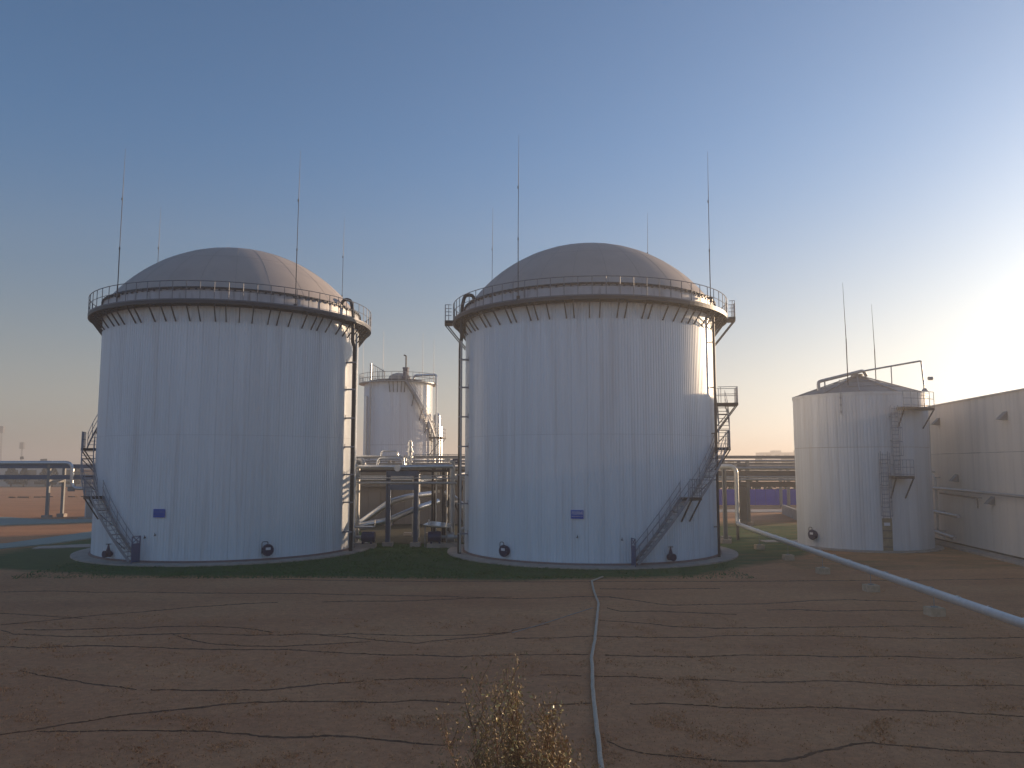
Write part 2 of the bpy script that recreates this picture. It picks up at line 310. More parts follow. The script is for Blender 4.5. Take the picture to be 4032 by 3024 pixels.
# turf joints: irregular ridges of sunken dark soil and tufts along each lifted strip edge
for k, s_ in enumerate(SEAMS):
    pts = resample(s_, 0.07); m = MB(); L = len(pts); i0 = 0
    heavy = 1.0 if k not in (3, 6, 15, 19, 23, 24) else 0.7
    for j, p in enumerate(pts):
        d = (pts[min(j + 1, L - 1)] - pts[max(j - 1, 0)]); 
        if d.length < 1e-6: d = Vector((1, 0))
        d.normalize(); nrm = Vector((-d.y, d.x))
        q = Vector((p.x * 0.9, p.y * 0.9, k * 3.7))
        wv = (0.012 + 0.050 * max(0, noise.noise(q * 0.55) + 0.30) + 0.034 * noise.noise(q * 3.5) + .030 * noise.noise(q * 11)) * heavy * (0.65 + p.y / 55) * min(1, (j + 1) / 16, (L - j) / 16)
        wv = max(0.006, wv)
        c = p + nrm * (0.07 * noise.noise(q * 2.2 + Vector((9, 0, 0))) + 0.035 * noise.noise(q * 12 + Vector((3, 0, 0))))
        z0 = gz(c.x, c.y)
        h = 0.010 + 0.03 * abs(noise.noise(q * 9))
        for off, zz in ((-wv, -0.004), (-wv * 0.3, h), (wv * 0.4, h * 0.7), (wv, -0.004)):
            m.v.append((c.x + nrm.x * off, c.y + nrm.y * off, z0 + zz + 0.006))
        if j:
            b_ = 4 * j
            for t in range(3): m.f.append((b_ - 4 + t, b_ + t, b_ + t + 1, b_ - 3 + t))
    m.build("turf_joint", 'seamsoil', GROUND)

def grass_scatter(name, n, region, mt, hmin, hmax, label):
    m = MB(); rnd = random.Random(5)
    for _ in range(n):
        x, y = region(rnd)
        z = gz(x, y); dens = noise.noise(Vector((x * .5, y * .5, 1)))
        h = rnd.uniform(hmin, hmax) * (1 + .5 * dens); a = rnd.uniform(0, PI); wd = h * rnd.uniform(.25, .6)
        lx, ly = rnd.gauss(0, h * .9), rnd.gauss(0, h * .9)
        i = len(m.v); m.v += [(x - wd * math.cos(a), y - wd * math.sin(a), z - .005), (x + wd * math.cos(a), y + wd * math.sin(a), z - .005), (x + lx, y + ly, z + h)]
        m.f.append((i, i + 1, i + 2))
    o = m.build(name, mt); tag(o, label, 'grass', kind='stuff'); return o
def near_region(r):
    y = 11 + 33 * r.random() ** 1.6; return (r.uniform(-.75, .75) * y, y)
grass_scatter("dry_grass", 150000, near_region, 'blade', .012, .035, 'short brown dormant lawn grass across the foreground')
def clump_region(r):
    while True:
        y = 11 + 22 * r.random() ** 1.4; x = r.uniform(-.72, .72) * y
        if noise.noise(Vector((x * .9, y * .9, 8))) + .5 * noise.noise(Vector((x * 3.1, y * 3.1, 2))) > .16 + .2 * r.random(): return (x, y)
grass_scatter("dry_tufts", 42000, clump_region, 'blade', .02, .055, 'slightly longer tufts of dry brown grass in the near lawn')
def green_region(r):
    while True:
        x = r.uniform(-27, 13); y = r.uniform(43, 62)
        if all(math.hypot(x - c[0], y - c[1]) > TR + 1.25 for c in (T1, T2)) and r.random() < (1 if abs(x + 7) < 12 else .35): return (x, y)
grass_scatter("green_grass", 26000, green_region, 'bladeg', .03, .09, 'dark green lawn grass between and in front of the two domed tanks')

def sheet(name, poly, mt, z0, z1):
    m = MB(); n = len(poly)
    for z in (z0, z1):
        for x, y in poly: m.v.append((x, y, z))
    m.f.append(tuple(range(n, 2 * n))); m.f += [(k, (k + 1) % n, n + (k + 1) % n, n + k) for k in range(n)]
    o = m.build(name, mt); o['kind'] = 'structure'; return o
sheet("path", [(-57.5, 70.5), (-50.1, 79.9), (-43, 84.4), (-20, 86.8), (-20, 90.0), (-44.6, 88.2), (-51.5, 88.0), (-57.5, 91.5), (-80, 92), (-80, 70)], 'path', -.05, .05)
sheet("path", [(-37.0, 56.3), (-34.9, 61.0), (-34.2, 66.2), (-30, 68), (-30, 76.0), (-37.5, 73.0), (-38.4, 61.5), (-48, 50), (-44, 46)], 'path', -.05, .046)
sheet("path", [(-34.2, 57.6), (-31, 58.6), (-30.0, 58.9), (-30.0, 61.1), (-32.4, 60.7), (-34.6, 59.0)], 'conc', -.05, .04)
sheet("path", [(18.5, 101), (70, 101), (70, 107), (18.5, 107)], 'conc', -.05, .05)
sheet("painted_shade", [(-10.6, 61.2), (-3.6, 61.2), (-3.0, 79.5), (-15.5, 79.5)], 'gapshade', -.05, .03)  # dark sheet painted in for the shaded ground between the tanks
sheet("path", [(19.6, 62.5), (33, 62.3), (33, 64.2), (19.6, 64.0)], 'conc', -.05, .04)

# ------------------------------------------------------------------ ribbed cladding panel (shared mesh, one object per panel)
def panel_mesh(name, R, ang, z0, z1, ribs, mt, depth=0.024, gap=0.004):
    """panel centred on +X; ribs are trapezoids standing proud"""
    m = MB(); w_ = ang * R - gap * 2; a0 = -w_ / 2 / R; prof = [(a0, R - .03), (a0, R)]
    p = w_ / R / ribs
    for k in range(ribs):
        b = a0 + k * p
        prof += [(b + p * .14, R), (b + p * .24, R + depth), (b + p * .76, R + depth), (b + p * .86, R)]
    prof += [(-a0, R), (-a0, R - .03)]
    n = len(prof)
    for z in (z0, z1):
        for t, r in prof: m.v.append((r * math.cos(t), r * math.sin(t), z))
    m.f = [(k, k + 1, n + k + 1, n + k) for k in range(n - 1)] + [tuple(range(n, 2 * n))]
    return m.mesh(name, M[mt])

def ring_part(name, mt, parent, c, prof, n=144, smooth=True, a0=0, a1=2 * PI):
    return MB().lathe(prof, n, (c[0], c[1], 0), a0, a1).build(name, mt, parent, smooth)

def add_stair(tank, c, R, sgn, b0, flights, first_z=0.1):
    """flights: list of (beta_start, beta_end, z0, z1); platforms between; sgn=+1 climbs to the right"""
    fc = facing(c); ri, ro = R + .16, R + .86
    def pt(b, r, z): t = fc + R_(sgn * b); return (c[0] + r * math.cos(t), c[1] + r * math.sin(t), z)
    st = None
    for fi, (ba, bb, za, zb) in enumerate(flights):
        n = 12
        for r in (ri, ro):
            m = MB(); pp = [pt(ba + (bb - ba) * k / n, r, za + (zb - za) * k / n) for k in range(n + 1)]
            for a, b in zip(pp, pp[1:]): m.bar(a, b, .03, .18)
            s = m.build("stair_stringer", 'gpaint', tank)
        if st is None: st = s
        nt_ = int(round((zb - za) / .25))
        for k in range(1, nt_):
            u = k / nt_; b = ba + (bb - ba) * u; z = za + (zb - za) * u
            MB().bar(pt(b, ri, z), pt(b, ro, z), .24, .03).build("tread", 'gpaint', s)
        for r in (ri, ro):
            for hh in (1.0, .55):
                MB().tube([pt(ba + (bb - ba) * k / n, r, za + (zb - za) * k / n + hh) for k in range(n + 1)], .022, 5).build("handrail", 'gpaint', s)
            for k in range(5):
                u = (k + .1) / 4.2; b = ba + (bb - ba) * u; z = za + (zb - za) * u
                MB().tube([pt(b, r, z), pt(b, r, z + 1.0)], .022, 5).build("post", 'gpaint', s)
        # wall brackets under the flight
        for u in (.42, .8):
            b = ba + (bb - ba) * u; z = za + (zb - za) * u
            MB().bar(pt(b, ro, z - .1), pt(b - 2.5, R + .04, z - 1.0), .05, .05).bar(pt(b, R + .03, z - .1), pt(b, ro, z - .1), .05, .05).build("bracket", 'dsteel', s)
    return pt

def add_platform(tank, pt, R, ba, bb, z, depth, rails=True, name="landing"):
    m = MB(); n = 5; ri, ro = R + .06, R + depth
    P_ = [[pt(ba + (bb - ba) * k / n, r, z) for k in range(n + 1)] for r in (ri, ro)]
    for k in range(n):
        a, b, c_, d = P_[0][k], P_[0][k + 1], P_[1][k + 1], P_[1][k]
        i = len(m.v)
        for q in (a, b, c_, d): m.v.append((q[0], q[1], q[2] - .18))
        for q in (a, b, c_, d): m.v.append(q)
        m.f += [(i, i + 1, i + 2, i + 3), (i + 4, i + 5, i + 6, i + 7)] + [(i + t, i + (t + 1) % 4, i + 4 + (t + 1) % 4, i + 4 + t) for t in range(4)]
    o = m.build(name, 'dsteel', tank)
    path = [pt(ba, ri, z), pt(ba, ro - .02, z)] if False else []
    line = [pt(ba + (bb - ba) * k / n, ro - .03, z) for k in range(n + 1)]
    for hh in (1.1, .6, .12):
        MB().tube([(p[0], p[1], p[2] + hh) for p in line], .022, 5).build("handrail", 'gpaint', o)
    for k, p in enumerate(line):
        MB().tube([p, (p[0], p[1], p[2] + 1.1)], .022, 5).build("post", 'gpaint', o)
    if depth > 1.2 or name == 'walkway_extension':
        for b in (ba, bb):
            for hh in (1.1, .6): MB().tube([pt(b, ri + .1, z + hh), pt(b, ro - .03, z + hh)], .022, 5).build("handrail", 'gpaint', o)
            MB().tube([pt(b, ri + .3, z), pt(b, ri + .3, z + 1.1)], .022, 5).build("post", 'gpaint', o)
    for b in (ba + .6, bb - .6):
        MB().bar(pt(b, ro - .06, z - .18), pt(b, (TR if name == 'walkway_extension' else R) + .05, z - .18 - (depth + (1.1 if name == 'walkway_extension' else .35))), .07, .07).build("bracket", 'dsteel', o)
    return o

def manhole(tank, c, R, beta, z, mt='navy', davit=True):
    fc = facing(c) + R_(beta); d = Vector((math.cos(fc), math.sin(fc), 0)); s = Vector((-math.sin(fc), math.cos(fc), 0))
    p = Vector((c[0], c[1], z)) + d * (R + .02)
    m = MB(); m.tube([p, p + d * .22], .30, 24); m.tube([p + d * .22, p + d * .27], .37, 24); m.tube([p + d * .27, p + d * .31], .35, 24)
    o = m.build("manhole", mt, tank, True)
    lab = MB(); q = p + d * .318 + Vector((0, 0, .09)) 
    lab.bar(q - s * .15, q + s * .15, .008, .16); lab.build("label_plate", 'signwhite', o)
    for k in range(12):
        t = k * PI / 6; b = p + s * (.325 * math.cos(t)) + Vector((0, 0, .325 * math.sin(t)))
        MB().tube([b + d * .29, b + d * .345], .018, 6).build("bolt", 'galv', o)
    if davit:
        h = [p - s * .36 + d * .2 - Vector((0, 0, .2)), p - s * .36 + d * .2 + Vector((0, 0, .52)), p + d * .24 + Vector((0, 0, .52)), p + d * .24 + Vector((0, 0, .3))]
        MB().tube(bend([tuple(x) for x in h], .12), .022, 6).build("davit_arm", 'dsteel', o)
    return o
def valve(tank, c, R, beta, z):
    fc = facing(c) + R_(beta); d = Vector((math.cos(fc), math.sin(fc), 0)); s = Vector((-math.sin(fc), math.cos(fc), 0)); p = Vector((c[0], c[1], z)) + d * (R + .02)
    m = MB(); m.tube([p, p + d * .5], .11, 12); m.tube([p + d * .12, p + d * .16], .2, 16); m.tube([p + d * .36, p + d * .40], .2, 16); m.tube([p + d * .5, p + d * .54], .22, 16)
    m.tube([p + d * .26 - Vector((0, 0, .16)), p + d * .26 + Vector((0, 0, .1)), p + d * .26 + Vector((0, 0, .42)), p + d * .26 + Vector((0, 0, .6))], [.17, .16, .07, .035], 12)
    o = m.build("drain_valve", 'navy', tank, True)
    hw = MB(); q = p + d * .26 + Vector((0, 0, .6))
    hw.tube([q + s * (.16 * math.cos(t)) + d * (.16 * math.sin(t)) for t in [k * PI / 8 for k in range(17)]], .014, 5, False); hw.bar(q - s * .16, q + s * .16, .015, .015); hw.bar(q - d * .16, q + d * .16, .015, .015)
    hw.build("handwheel", 'dsteel', o); return o
def tap(tank, c, R, beta, z):
    fc = facing(c) + R_(beta); d = Vector((math.cos(fc), math.sin(fc), 0)); p = Vector((c[0], c[1], z)) + d * (R + .02)
    MB().tube([p, p + d * .12], .03, 8).tube([p + d * .1, p + d * .1 + Vector((0, 0, .12))], .014, 6).box(tuple(p + d * .1 + Vector((0, 0, -.05))), (.11, .04, .03), fc + PI / 2).build("sample_tap", 'dsteel', tank)

def big_tank(c, label, rods, stair, gates, extras):
    e = empty("storage_tank", (c[0], c[1], 0), label, "tank", "large domed storage tanks")
    fc = facing(c)
    # concrete pad ring and red stained footing
    ring_part("base_pad", 'conc', e, c, [(TR + 1.22, -.12), (TR + 1.2, .09), (TR - .5, .10)], 96)
    ring_part("footing", 'redconc', e, c, [(TR + .16, .09), (TR + .14, .2), (TR - .2, .21)], 96)
    ring_part("shell", 'shell', e, c, [(TR - .05, .1), (TR - .05, 17.0)], 96)
    NP = 58; ang = 2 * PI / NP
    low = panel_mesh("panel", TR, ang, .2, 7.797, 5, 'clad'); up = panel_mesh("panel", TR, ang, 7.803, 15.9, 5, 'clad')
    for k in range(NP):
        link("cladding_panel", low, e, rz=k * ang); link("cladding_panel", up, e, rz=k * ang + 0.0)
    # upper band above the walkway, dark clamp line, dome
    ring_part("rim_band", 'band', e, c, [(TR + .04, 15.9), (TR + .04, 16.92)], 144)
    ring_part("clamp_rail", 'dsteel', e, c, [(TR + .05, 16.90), (TR + .13, 16.91), (TR + .13, 17.02), (TR - .1, 17.03)], 144)
    cl = MB()
    for k in range(120):
        t = k * 2 * PI / 120; cl.box((c[0] + (TR + .13) * math.cos(t), c[1] + (TR + .13) * math.sin(t), 16.9 + random.uniform(-.03, .02)), (.07, .12, .2), t)
    o = cl.build("clamps", 'dsteel', e); o['kind'] = 'stuff'
    h = 4.55; r0 = TR - .12; RS = (r0 * r0 + h * h) / (2 * h); amax = math.asin(r0 / RS)
    prof = [(RS * math.sin(amax * (1 - k / 28)), 17.0 + RS * math.cos(amax * (1 - k / 28)) - (RS - h)) for k in range(29)]
    dome = ring_part("dome_roof", 'membrane', e, c, prof, 192)
    for k in range(24):
        t = k * 2 * PI / 24 + R_(3)
        MB().tube([(c[0] + (r - .005) * math.cos(t), c[1] + (r - .005) * math.sin(t), z - .003) for r, z in prof[:-1]], .014, 4, False).build("dome_seam", 'seam', dome)
    for kk in (11,):
        r, z = prof[kk]; MB().tube([(c[0] + r * math.cos(k * PI / 48), c[1] + r * math.sin(k * PI / 48), z - .004) for k in range(97)], .012, 4, False).build("dome_seam", 'seam', dome)
    # walkway ring
    zd = 16.02; ro = TR + .92
    deck = ring_part("walkway_deck", 'rail', e, c, [(ro - .05, zd + .004), (ro + .02, zd + .004), (ro + .02, zd + .08), (ro + .005, zd + .08), (ro, zd + .01), (TR + .07, zd + .01)], 144, False)
    ring_part("deck_frame", 'dsteel', deck, c, [(TR + .06, zd - .22), (TR + .2, zd - .06), (ro - .12, zd - .08), (ro - .1, zd - .2), (ro + .015, zd - .2), (ro + .015, zd), (TR + .06, zd)], 144, False)
    NPOST = 72
    pm = MB().tube([(ro - .01, 0, 0), (ro - .01, 0, 1.18)], .024, 5).mesh("post", M['rail'])
    sm = MB().bar((ro - .06, 0, -.12), (TR + .06, 0, -1.18), .06, .07).bar((ro - .05, 0, -.15), (TR + .06, 0, -.15), .05, .07, (0, 0, 1)).mesh("strut", M['dsteel'])
    for k in range(NPOST):
        link("post", pm, deck, (0, 0, zd), k * 2 * PI / NPOST + R_(1))
        link("strut", sm, deck, (0, 0, zd), k * 2 * PI / NPOST + R_(random.choice((-1, 0, .9, 1.3))))
    for hh, rr in ((1.18, .026), (.62, .02)):
        MB().tube([(c[0] + (ro - .01) * math.cos(k * PI / 72), c[1] + (ro - .01) * math.sin(k * PI / 72), zd + hh) for k in range(145)], rr, 5, False).build("handrail", 'rail', deck)
    # lightning rods
    for (x, y) in rods:
        z0 = 16.0; n = 4
        m = MB().tube([(x, y, z0), (x, y, z0 + 3.9)], .03, 6).tube([(x, y, z0 + 3.9), (x + .02, y, z0 + 7.2)], .021, 6).tube([(x + .02, y, z0 + 7.2), (x + .05, y, z0 + 10.6)], [.022, .008], 5)
        for zz in (3.9, 7.2): m.tube([(x, y, z0 + zz - .08), (x, y, z0 + zz + .08)], .045, 6)
        m.box((x, y, z0 + .75), (.24, .24, .12)).box((x, y, z0 + .15), (.2, .2, .3))
        m.build("lightning_rod", 'dsteel', e)
    # stair
    sgn, b0, fl, pl = stair
    pt = add_stair(e, c, TR, sgn, b0, fl)
    for (ba, bb, z, dp) in pl: add_platform(e, pt, TR, ba, bb, z, dp)
    # gate panel at foot of stair
    g = MB(); a = Vector(pt(b0 - 1.0, TR + .2, .1)); b = Vector(pt(b0 - 1.0, TR + .86, .1))
    for q in (a, b): g.bar(q, q + Vector((0, 0, 1.6)), .05, .05)
    g.bar(a + Vector((0, 0, 1.58)), b + Vector((0, 0, 1.58)), .04, .04); g.bar(a + Vector((0, 0, .62)), b + Vector((0, 0, .62)), .03, 1.1); g.bar(a + Vector((0, 0, 1.2)), b + Vector((0, 0, 1.57)), .03, .03); g.bar(b + Vector((0, 0, 1.2)), a + Vector((0, 0, 1.57)), .03, .03)
    g.build("stair_gate", 'gate', e)
    extras(e); return e, pt

FL1 = [(36, 60, .25, 4.0), (66, 88, 4.0, 7.1), (96, 117, 7.1, 10.2)]
PL1 = [(60, 66, 4.0, .95), (88.5, 95.5, 7.1, 1.0), (117, 125, 10.2, 1.4)]
FL2 = [(16.7, 38.5, .25, 4.0), (44.5, 67, 4.0, 7.1), (75, 94, 7.1, 10.2)]
PL2 = [(38.5, 44.5, 4.0, .95), (67.5, 74.5, 7.1, .95), (84, 92, 10.2, 1.5)]
def ex1(e):
    manhole(e, T1, TR, 14.5, .72); valve(e, T1, TR, -51.5, .5); tap(e, T1, TR, -29.0, 1.75); tap(e, T1, TR, -33.5, 1.6)
    pt = lambda b, r, z: (T1[0] + r * math.cos(facing(T1) + R_(b)), T1[1] + r * math.sin(facing(T1) + R_(b)), z)
def ex2(e):
    manhole(e, T2, TR, -36.0, .72); valve(e, T2, TR, 32.0, .5); tap(e, T2, TR, -4.9, 1.75); tap(e, T2, TR, 12.2, 1.6)
    pt = lambda b, r, z: (T2[0] + r * math.cos(facing(T2) + R_(b)), T2[1] + r * math.sin(facing(T2) + R_(b)), z)
    add_platform(e, pt, TR + .9, -84, -76, 16.0, .62, name="walkway_extension"); add_platform(e, pt, TR + .9, 79, 87, 16.0, .55, name="walkway_extension")
tank1, pt1 = big_tank(T1, "left of the two large domed tanks, its stair climbing off to the left", [(-25.4, 50.4), (-14.0, 50.7), (-28.3, 62.3), (-14.1, 65.0)], (-1, 36, FL1, PL1), None, ex1)
tank2, pt2 = big_tank(T2, "middle domed tank, sun glinting on its right edge, stair climbing to the right", [(.38, 48.2), (12.9, 50.9), (-1.6, 62.6), (11.1, 63.8)], (1, 16.7, FL2, PL2), None, ex2)

# signs on the tanks
def text_mesh(s, size, mt, ext=.004):
    cu = bpy.data.curves.new("t", 'FONT'); cu.body = s; cu.size = size; cu.align_x = 'CENTER'; cu.align_y = 'CENTER'; cu.extrude = ext
    o = bpy.data.objects.new("t", cu); C.objects.link(o); dg = bpy.context.evaluated_depsgraph_get(); dg.update()
    me = bpy.data.meshes.new_from_object(o.evaluated_get(dg)); bpy.data.objects.remove(o); me.materials.clear(); me.materials.append(M[mt]); return me
def sign(c, beta, z, label, zh, en, ink='signwhite'):
    t = facing(c) + R_(beta); r = TR + .10; p = (c[0] + r * math.cos(t), c[1] + r * math.sin(t), z)
    e = empty("tank_sign", p, label, "sign", "blue name boards on the tanks")
    e.rotation_euler = (PI / 2, 0, t + PI / 2)
    W, Hh = .74, .50
    m = MB().box((0, 0, 0), (W, Hh, .03)); link("board", m.mesh("board", M['signblue']), e)
    b = MB()
    for (x, y, w_, h_) in ((0, Hh / 2 - .02, W - .02, .012), (0, -Hh / 2 + .02, W - .02, .012)): b.box((x, y, .018), (w_, h_, .006))
    for s_, size, y, sx in ((zh, .15, .07, 1.0), (en, .07, -.12, 1.0)):
        me = text_mesh(s_, size, ink); xs = [v.co.x for v in me.vertices]; wd = max(xs) - min(xs)
        o = link("lettering", me, e, (0, y, .019)); k = (W - .08) / wd; o.scale = (k, k if size < .1 and k < 1 else 1, 1)
        if size > .1: o.scale = (k, 1.55, 1)
        else: o.scale = (k, 1.4, 1)
    return e
sign(T1, -27.6, 3.05, "blue rectangular name board on the left large tank", "厌氧发酵罐B罐", "ANAEROBIC FERMENTATION TANK", 'signdim')
sign(T2, -4.9, 3.05, "blue rectangular name board on the middle large tank", "厌氧发酵罐A罐", "ANAEROBIC FERMENTATION TANK")

# ------------------------------------------------------------------ process risers on the tanks
def riser(c, beta, label, r=TR + .58, side=1):
    fc = facing(c) + R_(beta); d = Vector((math.cos(fc), math.sin(fc), 0)); s = Vector((-math.sin(fc), math.cos(fc), 0)); b = Vector((c[0], c[1], 0)) + d * r
    e = empty("riser_pipe", (b.x, b.y, 0), label, "pipe", "dark riser pipes on the domed tanks")
    top = 15.6
    MB().tube([b + Vector((0, 0, .1)), b + Vector((0, 0, 13.9))], .13, 12).build("pipe", 'black', e, True)
    MB().tube(bend([tuple(b + Vector((0, 0, 13.9))), tuple(b - s * side * 0 + Vector((0, 0, 14.2))), tuple(b - s * .35 * side + Vector((0, 0, 14.5))), tuple(b - s * .35 * side + Vector((0, 0, 16.6))), tuple(b - s * .35 * side - d * .2 + Vector((0, 0, 17.5))), tuple(b - s * .35 * side - d * .8 + Vector((0, 0, 17.55))), tuple(b - s * .35 * side - d * .9 + Vector((0, 0, 16.9)))], .3), .12, 10).build("gooseneck", 'black', e, True)
    w_ = MB().tube([b + s * .28 + Vector((0, 0, .2)), b + s * .28 + Vector((0, 0, 15.2))], .07, 10); w_.build("jacketed_line", 'galu', e, True)
    for z in (1.4, 3.4, 5.3, 7.2, 9.2, 11.2, 13.1):
        q = b + Vector((0, 0, z)); m = MB().bar(q - d * (r - TR), q + d * .12, .28, .09).bar(q - s * .2, q + s * .4, .06, .14).bar(q - d * (r - TR) + Vector((0, 0, -.1)), q - d * (r - TR) + Vector((0, 0, .22)), .3, .03)
        m.build("pipe_bracket", 'gpaint', e)
    return e
riser(T1, 57.4, "dark vertical riser pipe bracketed to the right side of the left domed tank", side=1)
riser(T2, -69.0, "dark vertical riser pipe bracketed to the left side of the middle domed tank", side=-1)
fc = facing(T2) + R_(65.5); bx_, by_ = T2[0] + (TR + .3) * math.cos(fc), T2[1] + (TR + .3) * math.sin(fc)
e = empty("downpipe", (bx_, by_, 0), "thin dark downpipe on the right edge of the middle domed tank beside its stair", "pipe")
MB().tube([(bx_, by_, .1), (bx_, by_, 15.8)], .085, 10).build("pipe", 'dsteel', e, True)
for z in (2, 5, 8, 11, 14): MB().bar((bx_, by_, z), (bx_ - .3 * math.cos(fc), by_ - .3 * math.sin(fc), z), .12, .06).build("pipe_bracket", 'dsteel', e)

# ------------------------------------------------------------------ cone roofed tank
def cone_tank():
    c = T3; R = 4.66; H_ = 11.05
    e = empty("cone_roof_tank", (c[0], c[1], 0), "smaller white tank with shallow cone roof and caged ladder near the right edge", "tank")
    fc = facing(c)
    ring_part("base_pad", 'conc', e, c, [(R + .6, -.1), (R + .58, .08), (R - .3, .09)], 72)
    ring_part("shell", 'tan', e, c, [(R - .06, .08), (R - .06, H_ - .1)], 72)
    NP = 44; ang = 2 * PI / NP; lo = panel_mesh("panel", R, ang, .1, 7.19, 3, 'clad_cone', .011); up = panel_mesh("panel", R, ang, 7.21, H_, 3, 'clad_cone', .011)
    sh = panel_mesh("panel", R, ang, 2.3, 7.19, 3, 'clad_cone', .011)
    t0 = fc + R_(18.8)
    for k in range(NP):
        link("cladding_panel", sh if k == 0 else lo, e, rz=t0 + k * ang); link("cladding_panel", up, e, rz=t0 + k * ang)
    d = Vector((math.cos(t0), math.sin(t0), 0)); s = Vector((-math.sin(t0), math.cos(t0), 0)); b = Vector((c[0], c[1], 0))
    q = b + d * (R - .03); MB().bar(q - s * .2 + Vector((0, 0, 1.9)), q + s * .2 + Vector((0, 0, 1.9)), .02, .22).build("label_plate", 'signwhite', e)
    for z in (.35, .95, 1.45): MB().bar(q - s * .3 + Vector((0, 0, z)), q + s * .3 + Vector((0, 0, z)), .03, .07).build("slot_bar", 'rackbrown', e)
    ring_part("eave_trim", 'clad_cone', e, c, [(R + .04, H_ - .16), (R + .06, H_ + .02), (R - .1, H_ + .05)], 88)
    # cone roof: radial sheets with ribs
    NS = 12
    for k in range(NS):
        a0 = k * 2 * PI / NS + R_(8); a1 = a0 + 2 * PI / NS - .006; m = MB()
        rings = [(R + .02, H_ + .04), (R * .68, H_ + .55), (R * .36, H_ + 1.05), (.25, H_ + 1.55)]
        for r, z in rings:
            for j in range(5): t = a0 + (a1 - a0) * j / 4; m.v.append((c[0] + r * math.cos(t), c[1] + r * math.sin(t), z))
        for i in range(3):
            for j in range(4): m.f.append((i * 5 + j, i * 5 + j + 1, i * 5 + 6 + j, i * 5 + 5 + j))
        m.build("roof_sheet", 'cone_roof', e)
        MB().bar((c[0] + (R + .05) * math.cos(a0), c[1] + (R + .05) * math.sin(a0), H_ + .09), (c[0] + .3 * math.cos(a0), c[1] + .3 * math.sin(a0), H_ + 1.6), .07, .07).build("roof_rib", 'galv', e)
    for r, z in ((R * .68, H_ + .57), (R * .36, H_ + 1.07)): MB().tube([(c[0] + r * math.cos(k * PI / 12), c[1] + r * math.sin(k * PI / 12), z) for k in range(25)], .03, 4, False).build("roof_batten", 'galv', e)
    MB().tube([(c[0], c[1], H_ + 1.45), (c[0], c[1], H_ + 1.75)], .45, 14).build("roof_cap", 'cone_roof', e)
    # pipe over the roof
    mm = MB(); mm.tube(bend([(22.55, 58.3, 11.4), (22.55, 58.3, 12.05), (26.3, 59.2, 12.98), (26.6, 59.4, 12.6)], .2), .12, 10); mm.build("vent_pipe", 'galu', e, True)
    MB().tube([(23.1, 58.5, 11.5), (23.1, 58.5, 12.1)], .05, 6).build("pipe_support", 'galu', e)
    MB().tube(bend([(26.3, 59.3, 12.95), (30.2, 58.3, 13.6), (30.2, 58.0, 11.35)], .12), .065, 8).build("vent_pipe", 'galu', e, True)
    MB().tube([(28.2, 58.8, 13.2), (28.2, 58.8, 11.7)], .04, 6).build("pipe_support", 'galu', e)
    MB().tube([(30.45, 57.9, 12.25), (30.75, 57.9, 12.25)], .13, 10).build("relief_valve", 'galu', e)
    MB().tube([(30.2, 58.0, 11.3), (30.2, 58.0, 11.55)], [.25, .1], 10).build("flashing", 'galu', e)
    for (x, y, zb, zt) in ((24.6, 58, 12.2, 19.4), (28.5, 62, 12.0, 18.6)):
        MB().tube([(x, y, zb - .5), (x, y, zb + 3)], .035, 6).tube([(x, y, zb + 3), (x - .08, y, zt)], [.028, .01], 5).build("lightning_rod", 'dsteel', e)
    # hanging conduit on front
    pt = lambda bt, r, z: (c[0] + r * math.cos(fc + R_(bt)), c[1] + r * math.sin(fc + R_(bt)), z)
    for z in (9.7, 10.2, 10.7): MB().box(pt(-14, R + .06, z), (.16, .1, .12), fc).build("conduit_box", 'gpaint', e)
    MB().tube([pt(-14, R + .08, 9.5), pt(-14, R + .08, 12.0)], .025, 5).build("conduit", 'gpaint', e)
    # ladders with safety cages
    def ladder(bt, z0, z1, cage0, lean=0):
        A = MB(); t = fc + R_(bt); s_ = Vector((-math.sin(t), math.cos(t), 0)) * .24; o_ = Vector(pt(bt, R + .28, 0)); dd = Vector((math.cos(t), math.sin(t), 0))
        for k in (-1, 1): A.bar(o_ + s_ * k + Vector((0, 0, z0)), o_ + s_ * k + Vector((0, 0, z1)), .05, .03)
        lad = A.build("ladder", 'gpaint', e)
        z = z0 + .15
        while z < z1 - .1:
            MB().bar(o_ - s_ + Vector((0, 0, z)), o_ + s_ + Vector((0, 0, z)), .035, .035).build("rung", 'gpaint', lad); z += .3
        hoops = []; z = cage0
        while z <= z1 - .05:
            pts = [tuple(o_ + s_ * (1.45 * math.cos(a)) + dd * (.62 * math.sin(a)) + Vector((0, 0, z))) for a in [PI * k / 8 for k in range(9)]]
            MB().tube(pts, .022, 4).build("cage_hoop", 'gpaint', lad); z += .95
        for a in [PI * k / 4 for k in range(5)]:
            p_ = o_ + s_ * (1.45 * math.cos(a)) + dd * (.62 * math.sin(a)); MB().bar(p_ + Vector((0, 0, cage0)), p_ + Vector((0, 0, z1 - .1)), .03, .015).build("cage_bar", 'gpaint', lad)
        for zz in (z0 + .8, (z0 + z1) / 2, z1 - .8):
            for k in (-1, 1): MB().bar(o_ + s_ * k + Vector((0, 0, zz)), o_ + s_ * k - dd * .28 + Vector((0, 0, zz)), .04, .04).build("standoff", 'gpaint', lad)
    ladder(17.5, 2.3, 6.9, 2.5); ladder(27.5, 5.2, 10.1, 6.6)
    add_platform(e, pt, R, 22, 36, 5.2, 1.0); add_platform(e, pt, R, 31, 62, 9.95, .9)
    manhole(e, c, R, -44, .95, 'navy'); 
    return e
cone_tank()

